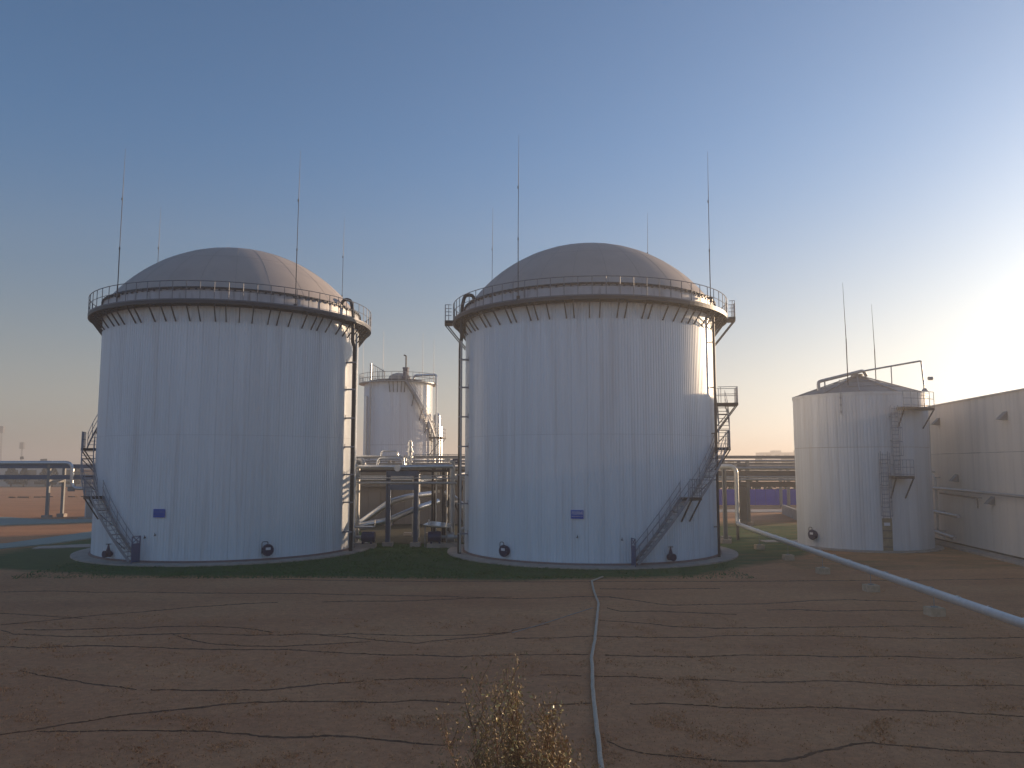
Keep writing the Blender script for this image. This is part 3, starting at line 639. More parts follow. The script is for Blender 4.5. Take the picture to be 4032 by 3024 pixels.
# ------------------------------------------------------------------ distant tank behind the gap
def far_tank():
    c = T4; R = 4.55; H_ = 16.7
    e = empty("far_tank", (c[0], c[1], 0), "distant white tank with small top dome, in the gap between the large tanks", "tank")
    fc = facing(c); pt = lambda bt, r, z: (c[0] + r * math.cos(fc + R_(bt)), c[1] + r * math.sin(fc + R_(bt)), z)
    NP = 40; ang = 2 * PI / NP; lo = panel_mesh("panel", R, ang, .1, 8.49, 3, 'clad', .02); up = panel_mesh("panel", R, ang, 8.51, H_, 3, 'clad', .02)
    for k in range(NP): link("cladding_panel", lo, e, rz=k * ang); link("cladding_panel", up, e, rz=k * ang)
    ring_part("shell", 'shell', e, c, [(R - .04, 0), (R - .04, H_)], 60)
    ring_part("rim", 'dsteel', e, c, [(R + .05, H_ - .02), (R + .25, H_), (R + .25, H_ + .12), (R - .6, H_ + .15), (R - .75, H_ + .4), (R - 1.2, H_ + .5), (.3, H_ + .7)], 60, False)
    ring_part("cap_dome", 'membrane', e, (c[0] + .1, c[1]), [(1.5, H_ + .5), (1.5, H_ + .8), (1.35, H_ + 1.15), (1.0, H_ + 1.4), (.5, H_ + 1.55), (.02, H_ + 1.6)], 32)
    dk = MB().lathe([(R, H_ - .05), (R + .75, H_ - .05), (R + .75, H_ + .05), (R, H_ + .05)], 60, (c[0], c[1], 0)).build("walkway_deck", 'galv', e)
    for hh in (.6, 1.2): MB().tube([(c[0] + (R + .7) * math.cos(k * PI / 24), c[1] + (R + .7) * math.sin(k * PI / 24), H_ + hh) for k in range(49)], .03, 4, False).build("handrail", 'galv', dk)
    for k in range(36): MB().tube([pt(k * 10, R + .7, H_), pt(k * 10, R + .7, H_ + 1.2)], .03, 4).build("post", 'galv', dk)
    for b in (-14, -8, -2, 4, 9): MB().bar(pt(b, R + .7, H_ - .05), pt(b, R + .05, H_ - 1.4), .08, .08).build("strut", 'dsteel', dk)
    # mixer motor and exhaust
    mx = pt(20, 2.7, 0); m = MB().tube([(mx[0], mx[1], H_ + .4), (mx[0], mx[1], H_ + .9)], .55, 10).tube([(mx[0], mx[1], H_ + .9), (mx[0], mx[1], H_ + 1.9)], .4, 10).tube([(mx[0], mx[1], H_ + 1.85), (mx[0], mx[1], H_ + 2.05)], .46, 10); m.build("mixer_motor", 'motor', e)
    MB().tube(bend([(mx[0], mx[1], H_ + 2.0), (mx[0], mx[1], H_ + 3.6), (mx[0] - .3, mx[1], H_ + 3.7)], .15), .10, 7).build("exhaust", 'black', e)
    # tall front pipe pair, fin ladder on top
    p = pt(-46, R + .5, 0); MB().tube([(p[0], p[1], .2), (p[0], p[1], H_ + 2.4)], .13, 8).build("front_pipe", 'galu', e)
    p = pt(-58, R + .35, 0); MB().tube([(p[0], p[1], .2), (p[0], p[1], H_ - 1.8)], .2, 8).build("front_pipe", 'alu', e)
    m = MB(); a = Vector(pt(-42, R + .4, H_ + 2.2)); b = Vector(pt(-22, R + .4, H_ + 1.25))
    m.bar(a, b, .05, .08)
    for k in range(6): q = a.lerp(b, k / 5); m.bar(q, (q.x, q.y, H_), .16, .05)
    m.build("sloped_rail", 'galv', e)
    # top right pipe bending down
    MB().tube(bend([pt(60, 2.2, H_ + .5), pt(60, 2.4, H_ + 1.15), pt(66, R + .9, H_ + 1.2), pt(66, R + .9, 7)], .4), .16, 8).build("vent_pipe", 'alu', e, True)
    # spiral stair down to side platform
    n = 16; z0, z1 = 9.6, H_; m = MB(); outer = [pt(10 + 54 * k / n, R + .9, z1 + (z0 - z1) * k / n) for k in range(n + 1)]; inner = [pt(10 + 54 * k / n, R + .2, z1 + (z0 - z1) * k / n) for k in range(n + 1)]
    for L_ in (outer, inner):
        for a, b in zip(L_, L_[1:]): m.bar(a, b, .05, .28)
    st = m.build("stair_stringer", 'gpaint', e)
    for k in range(28): t = (k + .5) / 28; MB().bar(pt(10 + 54 * t, R + .2, z1 + (z0 - z1) * t), pt(10 + 54 * t, R + .9, z1 + (z0 - z1) * t), .28, .05).build("tread", 'galv', st)
    for hh in (.6, 1.15): MB().tube([(q[0], q[1], q[2] + hh) for q in outer], .025, 4).build("handrail", 'galv', st)
    for k in range(0, n + 1, 2): q = outer[k]; MB().tube([q, (q[0], q[1], q[2] + 1.15)], .025, 4).build("post", 'galv', st)
    for b in (22, 36, 48): 
        t = (b - 10) / 54; z = z1 + (z0 - z1) * t; MB().bar(pt(b, R + .8, z), pt(b, R + .05, z - 1.6), .07, .07).build("bracket", 'dsteel', st)
    add_platform(e, pt, R, 62, 96, 9.6, 1.9)
    for (bt, r, rad, z) in ((68, R + .6, .16, 11.6), (74, R + 1.0, .2, 12.6), (80, R + .7, .13, 11.0), (86, R + 1.2, .16, 11.2), (90, R + .5, .1, 9)):
        MB().tube(bend([pt(bt, r, .2), pt(bt, r, z), pt(bt, r - .5, z + .1), pt(bt, r - .6, z - .8)], .3), rad, 8).build("side_pipe", 'alu', e, True)
    for (bt, r) in ((-75, 4.9), (-25, 4.8), (40, 4.8), (100, 4.8)):
        q = pt(bt, r, 0); MB().tube([(q[0], q[1], H_), (q[0], q[1], H_ + 6.5)], [.04, .015], 5).build("lightning_rod", 'gpaint', e)
    return e
far_tank()

# ------------------------------------------------------------------ large panelled building on the right
def big_building():
    A = Vector((31.35, 48.0)); B = Vector((34.0, 68.5)); d = (B - A).normalized(); nrm = Vector((-d.y, d.x))   # faces left
    A = A - d * 2.0; L = (B - A).length; Hh = 10.55
    e = empty("panelled_building", (A.x, A.y, 0), "long pale panelled building at the right edge beyond the cone roofed tank", "building")
    depth = 26; q = MB()
    c0 = A - nrm * .04; c1 = B - nrm * .04; c2 = B - nrm * depth; c3 = A - nrm * depth
    for z in (0, Hh - .1):
        for p in (c0, c1, c2, c3): q.v.append((p.x, p.y, z))
    q.f = [(4, 5, 6, 7), (0, 1, 5, 4), (1, 2, 6, 5), (2, 3, 7, 6), (3, 0, 4, 7)]
    core = q.build("wall", 'seamdark', e)
    rz = math.atan2(d.y, d.x); wp = 1.12; n = int(L / wp)
    for (z0, z1) in ((.25, 6.78), (6.80, Hh)):
        me = MB().box((wp / 2, 0, (z0 + z1) / 2), (wp - .022, .09, z1 - z0)).mesh("panel", M['bigwall'])
        for k in range(n): p = d * (k * wp); link("wall_panel", me, e, (p.x, p.y, random.uniform(-.004, .004)), rz)
    # far end wall
    rz2 = math.atan2(-nrm.y, -nrm.x)
    me = MB().box((wp / 2, 0, Hh / 2 + .1), (wp - .022, .09, Hh - .2)).mesh("panel", M['bigwall'])
    for k in range(int(depth / wp)): p = (B - A) - nrm * (k * wp); link("wall_panel", me, e, (p.x, p.y, 0), rz2)
    cp = MB().bar((A.x, A.y, Hh + .04), (B.x, B.y, Hh + .04), .3, .09); cp.build("coping", 'bigwall', e)
    ft = MB(); a = A + nrm * .55; b = B + nrm * .55; ft.bar((a.x, a.y, .06), (b.x, b.y, .06), 1.1, .14); ft.build("apron", 'conc', e)
    # hooded vents
    def on(u, z, off=0.0): u = u - 18.5; p = A + d * u + nrm * (.06 + off); return Vector((p.x, p.y, z))
    for (u, z) in ((34.3, 9.3), (23.6, 9.1), (31.5, 5.0), (26.0, 3.6)):
        m = MB(); a = on(u - .28, z + .28); b = on(u + .28, z + .28); cA = on(u - .28, z - .28); cB = on(u + .28, z - .28); dA = on(u - .28, z - .22, .5); dB = on(u + .28, z - .22, .5)
        m.v = [tuple(x) for x in (a, b, cA, cB, dA, dB)]; m.f = [(0, 1, 5, 4), (0, 4, 2), (1, 3, 5), (2, 4, 5, 3)]; m.build("vent_hood", 'rackgrey', e)
    return e, on
bb, on = big_building()
# pipes along that wall
def wall_run(label, pts, r, mt):
    P_ = [tuple(on(*p)) for p in pts]; e = empty("wall_pipe", (P_[0][0], P_[0][1], 0), label, "pipe", "pipes along the panelled building")
    MB().tube(bend(P_, .35), r, 9).build("pipe", mt, e, True)
    for a in pts[1:-1:1]:
        q = on(a[0], a[1], 0); q2 = on(a[0], a[1], a[2]); MB().bar(q, q2, .06, .06).build("pipe_bracket", 'galv', e)
    return e
wall_run("long pale pipe running level along the panelled building wall at mid height", [(18.6, 4.03, .5), (22, 4.07, .5), (30, 4.15, .5), (39.5, 4.2, .5)], .11, 'galu')
wall_run("short silver pipe low on the panelled building wall behind the cone roofed tank, upper one", [(29.8, 2.3, .7), (34, 2.4, .7), (40, 2.4, .7)], .13, 'galu')
wall_run("short silver pipe low on the panelled building wall behind the cone roofed tank, lower one", [(30.2, .75, .9), (34, .95, .9), (40, 1.0, .9)], .14, 'galu')
wall_run("thin grey pipe standing upright against the panelled building beside the cone roofed tank", [(33.4, .5, .35), (34.6, .5, .35), (34.6, 5.0, .35), (35.5, 5.4, .35), (35.5, 9.7, .25)], .09, 'whitepipe')
wall_run("thin rusty conduit under the long level pipe on the panelled building", [(27.6, 3.0, .3), (27.6, 3.7, .3), (34, 3.8, .3)], .05, 'rackbrown')

# added unseen block right of frame, shading the lawn but not the shrub top
an = empty("unseen_shade_block", (25.5, 14.0, 0), "added unseen low block beyond the right edge that shades the foreground", "building")
A2 = Vector((24.35, -6.0)); B2 = Vector((30.95, 45.0)); d2 = (B2 - A2).normalized(); n2 = Vector((-d2.y, d2.x)); q = MB()
for z in (0, 6.9):
    for p in (A2, B2, B2 - n2 * 20, A2 - n2 * 20): q.v.append((p.x, p.y, z))
q.f = [(4, 5, 6, 7), (0, 1, 5, 4), (1, 2, 6, 5), (2, 3, 7, 6), (3, 0, 4, 7)]; q.build("wall", 'bigwall', an)

# ------------------------------------------------------------------ slanting pipe on the right and its footings
e = empty("ground_pipe", (17.8, 63.8, 0), "long pale insulated pipe sloping across the lawn from a tall riser to the right edge", "pipe")
pp = bend([(11.8, 64.3, 5.85), (17.85, 63.8, 5.85), (17.85, 63.8, 1.3), (17.7, 57.3, 1.16), (17.35, 45, 1.0), (16.9, 27, .76), (16.3, 8, .6)], .6, 6)
MB().tube(pp, .165, 16).build("pipe", 'whitepipe', e, True)
for k in range(24):       # jacket seams
    t = k / 24; y = 62.5 - t * 50; x = 17.85 - (62.5 - y) * .0235; z = 1.27 - (63 - y) * .0142
    MB().tube([(x, y - .03, z), (x, y + .03, z)], .172, 16).build("jacket_band", 'alu', e, True)
MB().tube([(17.85, 63.8, .05), (17.85, 63.8, 1.3)], .12, 10).build("riser_stand", 'rackbrown', e)
FT = [((17.62, 57.6), "farthest of the concrete footing blocks under the sloping pipe, nearest the middle tank"), ((17.5, 51.3), "second farthest concrete footing block under the sloping pipe"), ((17.25, 45.0), "third concrete footing block under the sloping pipe, midway along it"),
      ((17.1, 38.7), "second nearest concrete footing block under the sloping pipe"), ((16.95, 32.7), "nearest concrete footing block under the sloping pipe, closest to the right edge")]
for (x, y), lb in FT:
    f_ = empty("footing_block", (x, y, 0), lb, "concrete block", "footings under the sloping pipe")
    m = MB(); s_ = .30
    m.lathe([(s_ * 1.414, -.1), (s_ * 1.414, .27), (s_ * 1.36, .30), (.01, .30)], 4, (x, y, 0), PI / 4, PI / 4 + 2 * PI); m.build("block", 'block', f_)
    zz = 1.27 - (63 - y) * .0142
    MB().tube([(x, y, .28), (x, y, zz - .14)], .014, 6).build("stud", 'galv', f_); MB().box((x, y, .315), (.2, .2, .03)).build("base_plate", 'galv', f_)

# ------------------------------------------------------------------ pipework between the domed tanks
def portal(name, label, cols, top, beams, mt, wd=.32):
    e = empty(name, (cols[0][0], cols[0][1], 0), label, "steel frame")
    for (x, y) in cols:
        m = MB(); m.box((x - wd * .45, y, top / 2 + .15), (.04, wd, top - .3)).box((x + wd * .45, y, top / 2 + .15), (.04, wd, top - .3)).box((x, y, top / 2 + .15), (wd * .88, .04, top - .3)); m.build("column", mt, e)
        MB().box((x, y, .12), (.75, .75, .34)).build("footing", 'conc', e)
    (x0, y0), (x1, y1) = cols[0], cols[-1]
    for z, h in beams: MB().bar((x0, y0, z), (x1, y1, z), wd * .8, h).build("beam", mt, e)
    return e
portal("pipe_portal", "blue grey steel portal frame standing on two legs between the domed tanks", [(-9.15, 59.5), (-7.1, 59.5)], 5.5, [(5.32, .34), (4.32, .4)], 'bluesteel')
portal("pipe_portal", "narrow grey steel frame just right of the middle domed tank, carrying the pipe elbow", [(16.35, 61.8), (17.05, 64.4)], 5.6, [(5.2, .3), (4.4, .3), (3.6, .25)], 'rackgrey', .26)
def pipe(name, label, pts, r, mt, rad=.3, group="pipes between the domed tanks", n=10, flange=()):
    e = empty(name, pts[0][:2] + (0,), label, "pipe", group); MB().tube(bend(pts, rad), r, n).build("pipe", mt, e, True)
    for (a, b) in flange: MB().tube([a, b], r * 1.6, n + 4).build("flange", mt, e, True)
    return e
pipe("level_pipe", "thick silver pipe running level on top of the blue grey portal between the domed tanks", [(-11.6, 59.6, 5.85), (-8.2, 59.6, 5.80), (-4.4, 59.6, 5.86)], .15, 'alu', flange=[((-8.45, 59.3, 5.72), (-8.45, 58.95, 5.72))])
pipe("level_pipe", "dark pipe tucked directly below the thick silver pipe between the domed tanks", [(-11.6, 59.9, 5.5), (-4.4, 59.9, 5.52)], .09, 'dsteel')
pipe("level_pipe", "thin pale pipe, upper of a pair crossing behind the blue grey portal", [(-11.4, 60.2, 5.13), (-2.4, 60.2, 5.15)], .04, 'galu')
pipe("level_pipe", "thin pale pipe crossing the blue grey portal and dropping down beside the middle tank", [(-12.4, 59.3, 5.0), (-4.1, 59.2, 4.97), (-3.55, 59.2, 4.95), (-3.55, 59.2, .3)], .055, 'galu', .25)
pipe("level_pipe", "medium silver pipe crossing at the lower beam of the blue grey portal", [(-11.5, 59.4, 4.65), (-4.1, 59.4, 4.62)], .10, 'galu')
pipe("standing_pipe", "thick grey standing pipe with a hooked top left of the blue grey portal", [(-11.55, 59.8, .3), (-11.55, 59.8, 6.2), (-11.2, 59.7, 6.3), (-11.05, 59.7, 5.8)], .23, 'galu', .3)
pipe("standing_pipe", "thick grey standing pipe right of the blue grey portal near the middle tank", [(-4.45, 59.8, .3), (-4.45, 59.8, 6.25)], .21, 'galu', flange=[((-4.45, 59.8, 6.2), (-4.45, 59.8, 6.28))])
pipe("slanted_duct", "upper fat silver duct slanting up from the left tank behind the blue grey portal", [(-12.6, 62.5, 1.0), (-11.8, 62.5, 1.45), (-9.6, 63, 3.05), (-8.2, 64, 3.45), (-6.4, 66, 3.6)], .24, 'alu', .5, n=12)
pipe("slanted_duct", "lower fat silver duct slanting gently up behind the blue grey portal", [(-12.3, 60.8, 1.3), (-11.4, 60.8, 1.4), (-9.4, 61.2, 1.75), (-7.4, 63, 2.6), (-6.0, 65, 3.0)], .24, 'alu', .5, n=12)
pipe("slanted_duct", "pale blue silver duct slanting down behind the left edge of the middle tank", [(-5.2, 63.0, 3.9), (-4.2, 61.5, 3.2), (-2.6, 60.5, 1.9)], .24, 'alu', .4, n=12)
pipe("arched_pipe", "silver arched pipe on the platform behind the blue grey portal", [(-10.2, 60.6, 5.9), (-10.1, 60.6, 6.45), (-8.3, 60.6, 6.45), (-8.2, 60.6, 5.9)], .10, 'alu', .35)
pipe("arched_pipe", "small silver pipe bow highest above the pipe bridge in the gap", [(-10.0, 61.0, 6.6), (-9.95, 61.0, 7.0), (-8.75, 61.0, 7.0), (-8.72, 61.0, 6.6)], .07, 'alu', .18)
pipe("level_pipe", "bright level pipe at railing height above the platform in the gap", [(-12.6, 61, 6.62), (-8.3, 61, 6.62), (-8.2, 61, 5.9)], .06, 'alu', .15)
# valve tree
e = empty("valve_tree", (-7.75, 60.8, 5.8), "shiny stack of valves and flanges rising above the pipe bridge in the gap", "valve")
m = MB(); zc = 5.85
for k, (r, h) in enumerate(((.12, .3), (.26, .1), (.14, .25), (.3, .12), (.2, .3), (.34, .1), (.24, .22), (.15, .16), (.28, .1), (.22, .2), (.1, .12))):
    m.tube([(-7.75, 60.8, zc), (-7.75, 60.8, zc + h)], r * .8, 12); zc += h
m.build("valve_body", 'alu', e, True); MB().tube([(-7.75, 60.6, 6.5), (-7.75, 60.2, 6.5)], .14, 10).build("side_outlet", 'alu', e, True); MB().tube([(-8.05, 60.8, 5.9), (-8.05, 60.8, 6.6)], .05, 8).build("bypass", 'alu', e, True)
# pipe bridge platform with railing
e = empty("pipe_bridge", (-12.8, 62, 0), "steel pipe bridge with railing crossing the gap between the domed tanks", "pipe bridge")
MB().box((-8.0, 62.0, 5.78), (9.4, 2.2, .12)).build("deck", 'galv', e)
for z in (6.25, 6.75): MB().bar((-7.4, 60.95, z), (-3.2, 60.95, z), .04, .04).build("handrail", 'galv', e)
for k in range(6): MB().bar((-7.4 + k * .84, 60.95, 5.8), (-7.4 + k * .84, 60.95, 6.75), .04, .04).build("post", 'galv', e)
for x in (-6.05, -5.25, -4.9):
    for y in (61.2, 62.8): MB().box((x, y, 2.9), (.16, .16, 5.6)).build("column", 'dsteel', e)
for k, x in enumerate((-5.75, -4.95)): MB().tube([(x, 61.0, .2), (x, 61.0, 5.6)], .045, 8).build("conduit", 'alu', e, True)
MB().bar((-5.2, 64.5, 1.2), (-3.9, 64.5, 4.3), .12, .12).build("brace", 'dsteel', e); MB().bar((-3.9, 64.6, 1.2), (-5.2, 64.6, 4.3), .12, .12).build("brace", 'dsteel', e)
for k in range(7): MB().box((-5.95 + k * .27, 61.6 + k * .3, 5.35 - k * .01), (.14, .1, .34)).build("hanger", 'farwhite', e)
for k in range(4): MB().box((-5.95 + k * .3, 61.6 + k * .3, 3.9 + k * .03), (.14, .1, .2)).build("hanger", 'farwhite', e)
MB().bar((-6.9, 61.4, 4.75), (-3.6, 66, 5.3), .22, .16).build("cable_tray", 'alu', e)
MB().box((-4.95, 61.4, 6.3), (.42, .2, .24)).build("junction_box", 'farwhite', e); MB().box((-4.3, 61.4, 6.25), (.5, .3, .35)).build("control_box", 'motor', e)
MB().tube([(-8.0, 66, .1), (-8.0, 66, 5.4)], .2, 10).build("column", 'rackgrey', e); MB().tube([(-7.6, 65.6, .1), (-7.6, 65.6, 5.2)], .07, 8).build("conduit", 'alu', e, True)
for x in (-8.7, -6.9): MB().box((x, 68.4, .1), (.9, .6, .3)).build("footing", 'conc', e)
# pumps
def pump(x, y, label, sx=1):
    e = empty("pump_set", (x, y, 0), label, "pump", "pump sets between the domed tanks")
    MB().box((x, y, .15), (2.3, 1.1, .3)).build("plinth", 'conc', e)
    MB().tube([(x + .15 * sx, y, .78), (x + 1.0 * sx, y, .78)], .36, 16).tube([(x + .98 * sx, y, .78), (x + 1.08 * sx, y, .78)], .38, 16).build("motor", 'motor', e, True)
    f = MB()
    for k in range(10): t = k * PI / 5; f.box((x + .55 * sx, y + .37 * math.cos(t), .78 + .37 * math.sin(t)), (.7, .03, .03))
    f.build("cooling_fins", 'motor', e)
    MB().tube([(x - .8 * sx, y, .75), (x - .35 * sx, y, .75)], .33, 16).tube([(x - .38 * sx, y, .75), (x - .3 * sx, y, .75)], .4, 16).build("volute", 'galu', e, True)
    MB().tube([(x - .3 * sx, y, .76), (x + .15 * sx, y, .76)], .12, 12).build("coupling", 'galu', e, True)
    MB().tube(bend([(x - .6 * sx, y, 1.0), (x - .6 * sx, y, 1.5), (x + .9 * sx, y, 1.5)], .2), .09, 10).build("discharge_pipe", 'alu', e, True)
    MB().tube(bend([(x + .9 * sx, y, 1.5), (x + 1.05 * sx, y, 1.5), (x + 1.05 * sx, y, 2.0)], .1), .05, 8).build("gauge_line", 'alu', e, True)
    MB().tube(bend([(x - .8 * sx, y, .75), (x - 1.3 * sx, y, .75), (x - 1.3 * sx, y, 1.35), (x - 1.7 * sx, y, 1.35)], .3), .14, 10).build("suction_pipe", 'galu', e, True)
    for k in (-.3, .3): MB().box((x + (.55 + k) * sx, y, .38), (.12, .6, .16)).build("foot", 'motor', e)
pump(-11.0, 58.4, "blue motored pump set at the foot of the left domed tank's riser pipe", 1)
pump(-5.0, 58.7, "blue motored pump set beneath the flat metal canopy beside the middle tank", -1)
e = empty("flat_canopy", (-5.5, 59, 0), "small flat metal canopy over the pump beside the middle domed tank", "canopy")
q = MB(); q.v = [(-6.45, 58.4, 1.62), (-4.55, 58.1, 1.45), (-4.45, 59.8, 1.58), (-6.0, 60.1, 1.75)]; q.v += [(a, b, c_ + .05) for a, b, c_ in q.v]; q.f = [(3, 2, 1, 0), (4, 5, 6, 7)] + [(k, (k + 1) % 4, 4 + (k + 1) % 4, 4 + k) for k in range(4)]
q.build("roof_sheet", 'alu', e)
for (x, y) in ((-6.3, 58.5), (-4.7, 58.3), (-4.6, 59.6), (-5.9, 59.9)): MB().tube([(x, y, 0), (x, y, 1.6)], .04, 6).build("leg", 'galv', e)

# brown building behind
e = empty("pump_house", (-10, 80, 0), "brown grey panelled pump house behind the pipework in the gap", "building")
MB().box((-9.5, 83, 2.75), (12, 5.8, 5.5)).build("wall", 'seamdark', e)
for k in range(10): MB().box((-14.9 + k * 1.2, 80.05, 2.8), (1.17, .08, 5.4)).build("wall_panel", 'brownwall', e)
MB().box((-9.5, 83, 5.6), (12.4, 6.2, .2)).build("roof", 'rackbrown', e)
MB().box((-12.8, 79.9, 1.3), (.5, .2, 2.4)).build("cabinet", 'rackbrown', e); MB().box((-13.0, 79.95, 4.0), (1.6, .1, .6)).build("louvre", 'rackbrown', e)

# ------------------------------------------------------------------ long pipe racks in the background
def rack(name, label, x0, x1, y, step, lv, colx):
    e = empty(name, (x0, y, 0), label, "pipe rack", "long background pipe racks")
    for (z, h, dd, mt, kind) in lv:
        if kind == 'beam':
            for yy in (y, y + 3): MB().box(((x0 + x1) / 2, yy, z), (x1 - x0, dd, h)).build("beam", mt, e)
        else: MB().tube([(x0, y + dd, z), (x1, y + dd, z)], h, 10).build("pipe", mt, e, True)
    for x in colx:
        for yy in (y + .02, y + 3.02):
            MB().box((x, yy, 3.2), (.3, .3, 6.4)).build("column", 'rackgrey', e); MB().box((x, yy, .15), (.8, .8, .4)).build("footing", 'conc', e)
        MB().box((x, y + 1.5, 4.1), (.25, 3, .3)).build("cross_beam", 'rackgrey', e); MB().box((x, y + 1.5, 5.9), (.25, 3, .3)).build("cross_beam", 'rackgrey', e)
    return e
e = rack("pipe_rack", "long grey pipe rack crossing behind the middle tank towards the right", -26, 70, 79.6, 8,
     [(6.72, .28, .2, 'rackgrey', 'beam'), (6.05, .24, .2, 'rackgrey', 'beam'), (5.62, .16, -.25, 'galu', 'p'), (5.1, .5, .3, 'rackbrown', 'beam'), (4.75, .1, -.3, 'galu', 'p'), (4.5, .12, -.35, 'galu', 'p'), (4.0, .45, .25, 'rackbrown', 'beam'), (6.35, .1, 1.5, 'galu', 'p')],
     [-22, -12.2, -4.2, 14.5, 23.4, 33, 42, 51])
for x in (18.4, 20.2, 21.0, 30.6, 32.4, 12, 3): MB().box((x, 79.55, 6.38), (.25, .22, .46)).build("spacer", 'rackgrey', e)
MB().box((22.6, 78.9, 1.9), (.7, .5, 3.8)).build("cable_duct", 'rackbrown', e)
e = rack("pipe_rack", "long blue grey pipe rack at the far left with a silver pipe on top", -150, -38, 90, 8,
     [(5.78, .45, .25, 'bluesteel', 'beam'), (4.55, .45, .25, 'bluesteel', 'beam')], [-52.0, -66, -80, -94, -108])
MB().tube(bend([(-150, 89.8, 6.18), (-49.3, 89.8, 6.18), (-49.3, 89.8, 3.3), (-36, 91.5, 3.5)], .8, 6), .2, 12).build("pipe", 'alu', e, True)
MB().tube([(-49.3, 89.8, 3.0), (-49.3, 89.8, 3.5)], .38, 12).build("flange", 'rackgrey', e)
# second row of slim columns near the hoarding
e = empty("slim_rack", (39, 116, 0), "slim grey rack posts in front of the blue hoarding", "pipe rack")
for x in (38.5, 39.6, 26, 27.1, 52): MB().box((x, 115.0, 2.9), (.35, .35, 5.8)).build("column", 'rackgrey', e)
MB().box((40, 115, 5.6), (60, .4, .5)).build("beam", 'rackgrey', e)

# blue hoarding with panels, netting and poles behind
e = empty("blue_hoarding", (45, 118, 0), "bright blue sheet hoarding seen between the middle tank and the cone roofed tank", "fence")
pm_ = MB().box((0, 0, 1.2), (1.46, .05, 2.3)).mesh("panel", M['bluefence'])
for k in range(44): link("fence_panel", pm_, e, (-22 + k * 1.5, 0, 0))
for k in range(45): MB().box((45 - 22.75 + k * 1.5, 118.08, 1.05), (.08, .08, 2.1)).build("post", 'dsteel', e)
e = MB(); 
for k in range(1200):
    x = random.uniform(20, 70); z = 1.0 + 2.0 * random.random() * (1 + .6 * noise.noise(Vector((x * .4, 0, 0)))); y = 121 + random.uniform(-1.2, 1.2); s_ = random.uniform(.15, .4); a = random.uniform(0, PI); 
    e.quad((x - s_ * math.cos(a), y - s_ * math.sin(a), z - s_), (x + s_ * math.cos(a), y + s_ * math.sin(a), z - s_ * .5), (x + s_ * .6, y, z + s_), (x - s_ * .7, y, z + s_ * .7))
o = e.build("hedge_foliage", 'netting'); tag(o, "dark green scrub showing above the blue hoarding", "hedge", kind='stuff')
e = empty("low_wall", (31, 90, 0), "low pale concrete wall by the left foot of the cone roofed tank", "wall"); MB().bar((33.0, 98, .5), (30.2, 84, .5), .25, 1.1).bar((33.0, 98, 1.08), (30.2, 84, 1.08), .35, .07).build("wall", 'conc', e)
# pale box building left of the first tank
e = empty("equipment_hut", (-45, 90, 0), "pale grey equipment hut just left of the left domed tank", "building")
MB().box((-43.2, 92.5, 1.7), (8.6, 6, 3.4)).build("wall", 'boxgrey', e); MB().box((-43.2, 92.5, 3.46), (8.9, 6.3, .14)).build("roof", 'conc', e)
MB().box((-46.9, 89.47, .9), (.9, .06, 1.8)).build("door", 'galv', e); MB().box((-43.2, 92.5, .06), (9.6, 7.0, .14)).build("plinth", 'conc', e)

# ------------------------------------------------------------------ far background
def far_tree(x, y, h, w_, label):
    e = empty("far_tree", (x, y, 0), label, "tree", "distant trees at the field edge"); m = MB(); rnd = random.Random(int(x * 13 + y))
    MB().tube([(x, y, 0), (x + .1, y, h * .45), (x, y, h * .8)], [.22, .15, .05], 6).build("trunk", 'bark', e)
    for _ in range(420):
        u = rnd.random(); z = h * (.16 + .84 * u); rr = w_ * (.25 + math.sin(PI * min(1, u * .9 + .12)) * .55) * (rnd.random() ** .5) * (1 + .5 * noise.noise(Vector((x, z, y))))
        t = rnd.uniform(0, 2 * PI); cx, cy = x + rr * math.cos(t), y + rr * math.sin(t); s_ = rnd.uniform(.18, .5); a = rnd.uniform(0, PI)
        m.quad((cx - s_ * math.cos(a), cy - s_ * math.sin(a), z - s_ * .4), (cx + s_ * math.cos(a), cy + s_ * math.sin(a), z - s_ * .5), (cx + s_ * .5 * math.cos(a), cy, z + s_ * .8), (cx - s_ * math.cos(a), cy, z + s_ * .5))
    m.build("crown", 'farfol', e)
TL = [("narrow far tree at the field edge, leftmost of the row", -134.3, 215, 5.2), ("narrow far tree, second from the left edge", -130.3, 214, 5.0), ("narrow far tree just left of the rack columns", -126.1, 217, 5.3),
      ("narrow far tree seen between the two left rack columns", -122.1, 213, 5.1), ("narrow far tree right of the rack elbow", -117.6, 216, 5.2)]
for lb, x, y, h in TL: far_tree(x, y, h, h * .36, lb)
rnd = random.Random(3); m = MB()
for _ in range(9000):
    x = rnd.uniform(-520, 520); y = 330 + rnd.uniform(-12, 40); z = abs(rnd.gauss(0, 2.2)) * (1 + .7 * noise.noise(Vector((x * .03, 0, 0)))); s_ = rnd.uniform(.8, 2.2); a = rnd.uniform(-.6, .6)
    m.quad((x - s_, y, z - s_ * .6), (x + s_, y + a, z - s_ * .6), (x + s_ * .7, y + a, z + s_ * .7), (x - s_ * .8, y, z + s_ * .6))
tag(m.build("far_scrub", 'farfol'), "thin dark line of scrub and trees along the horizon", "scrub", kind='stuff')
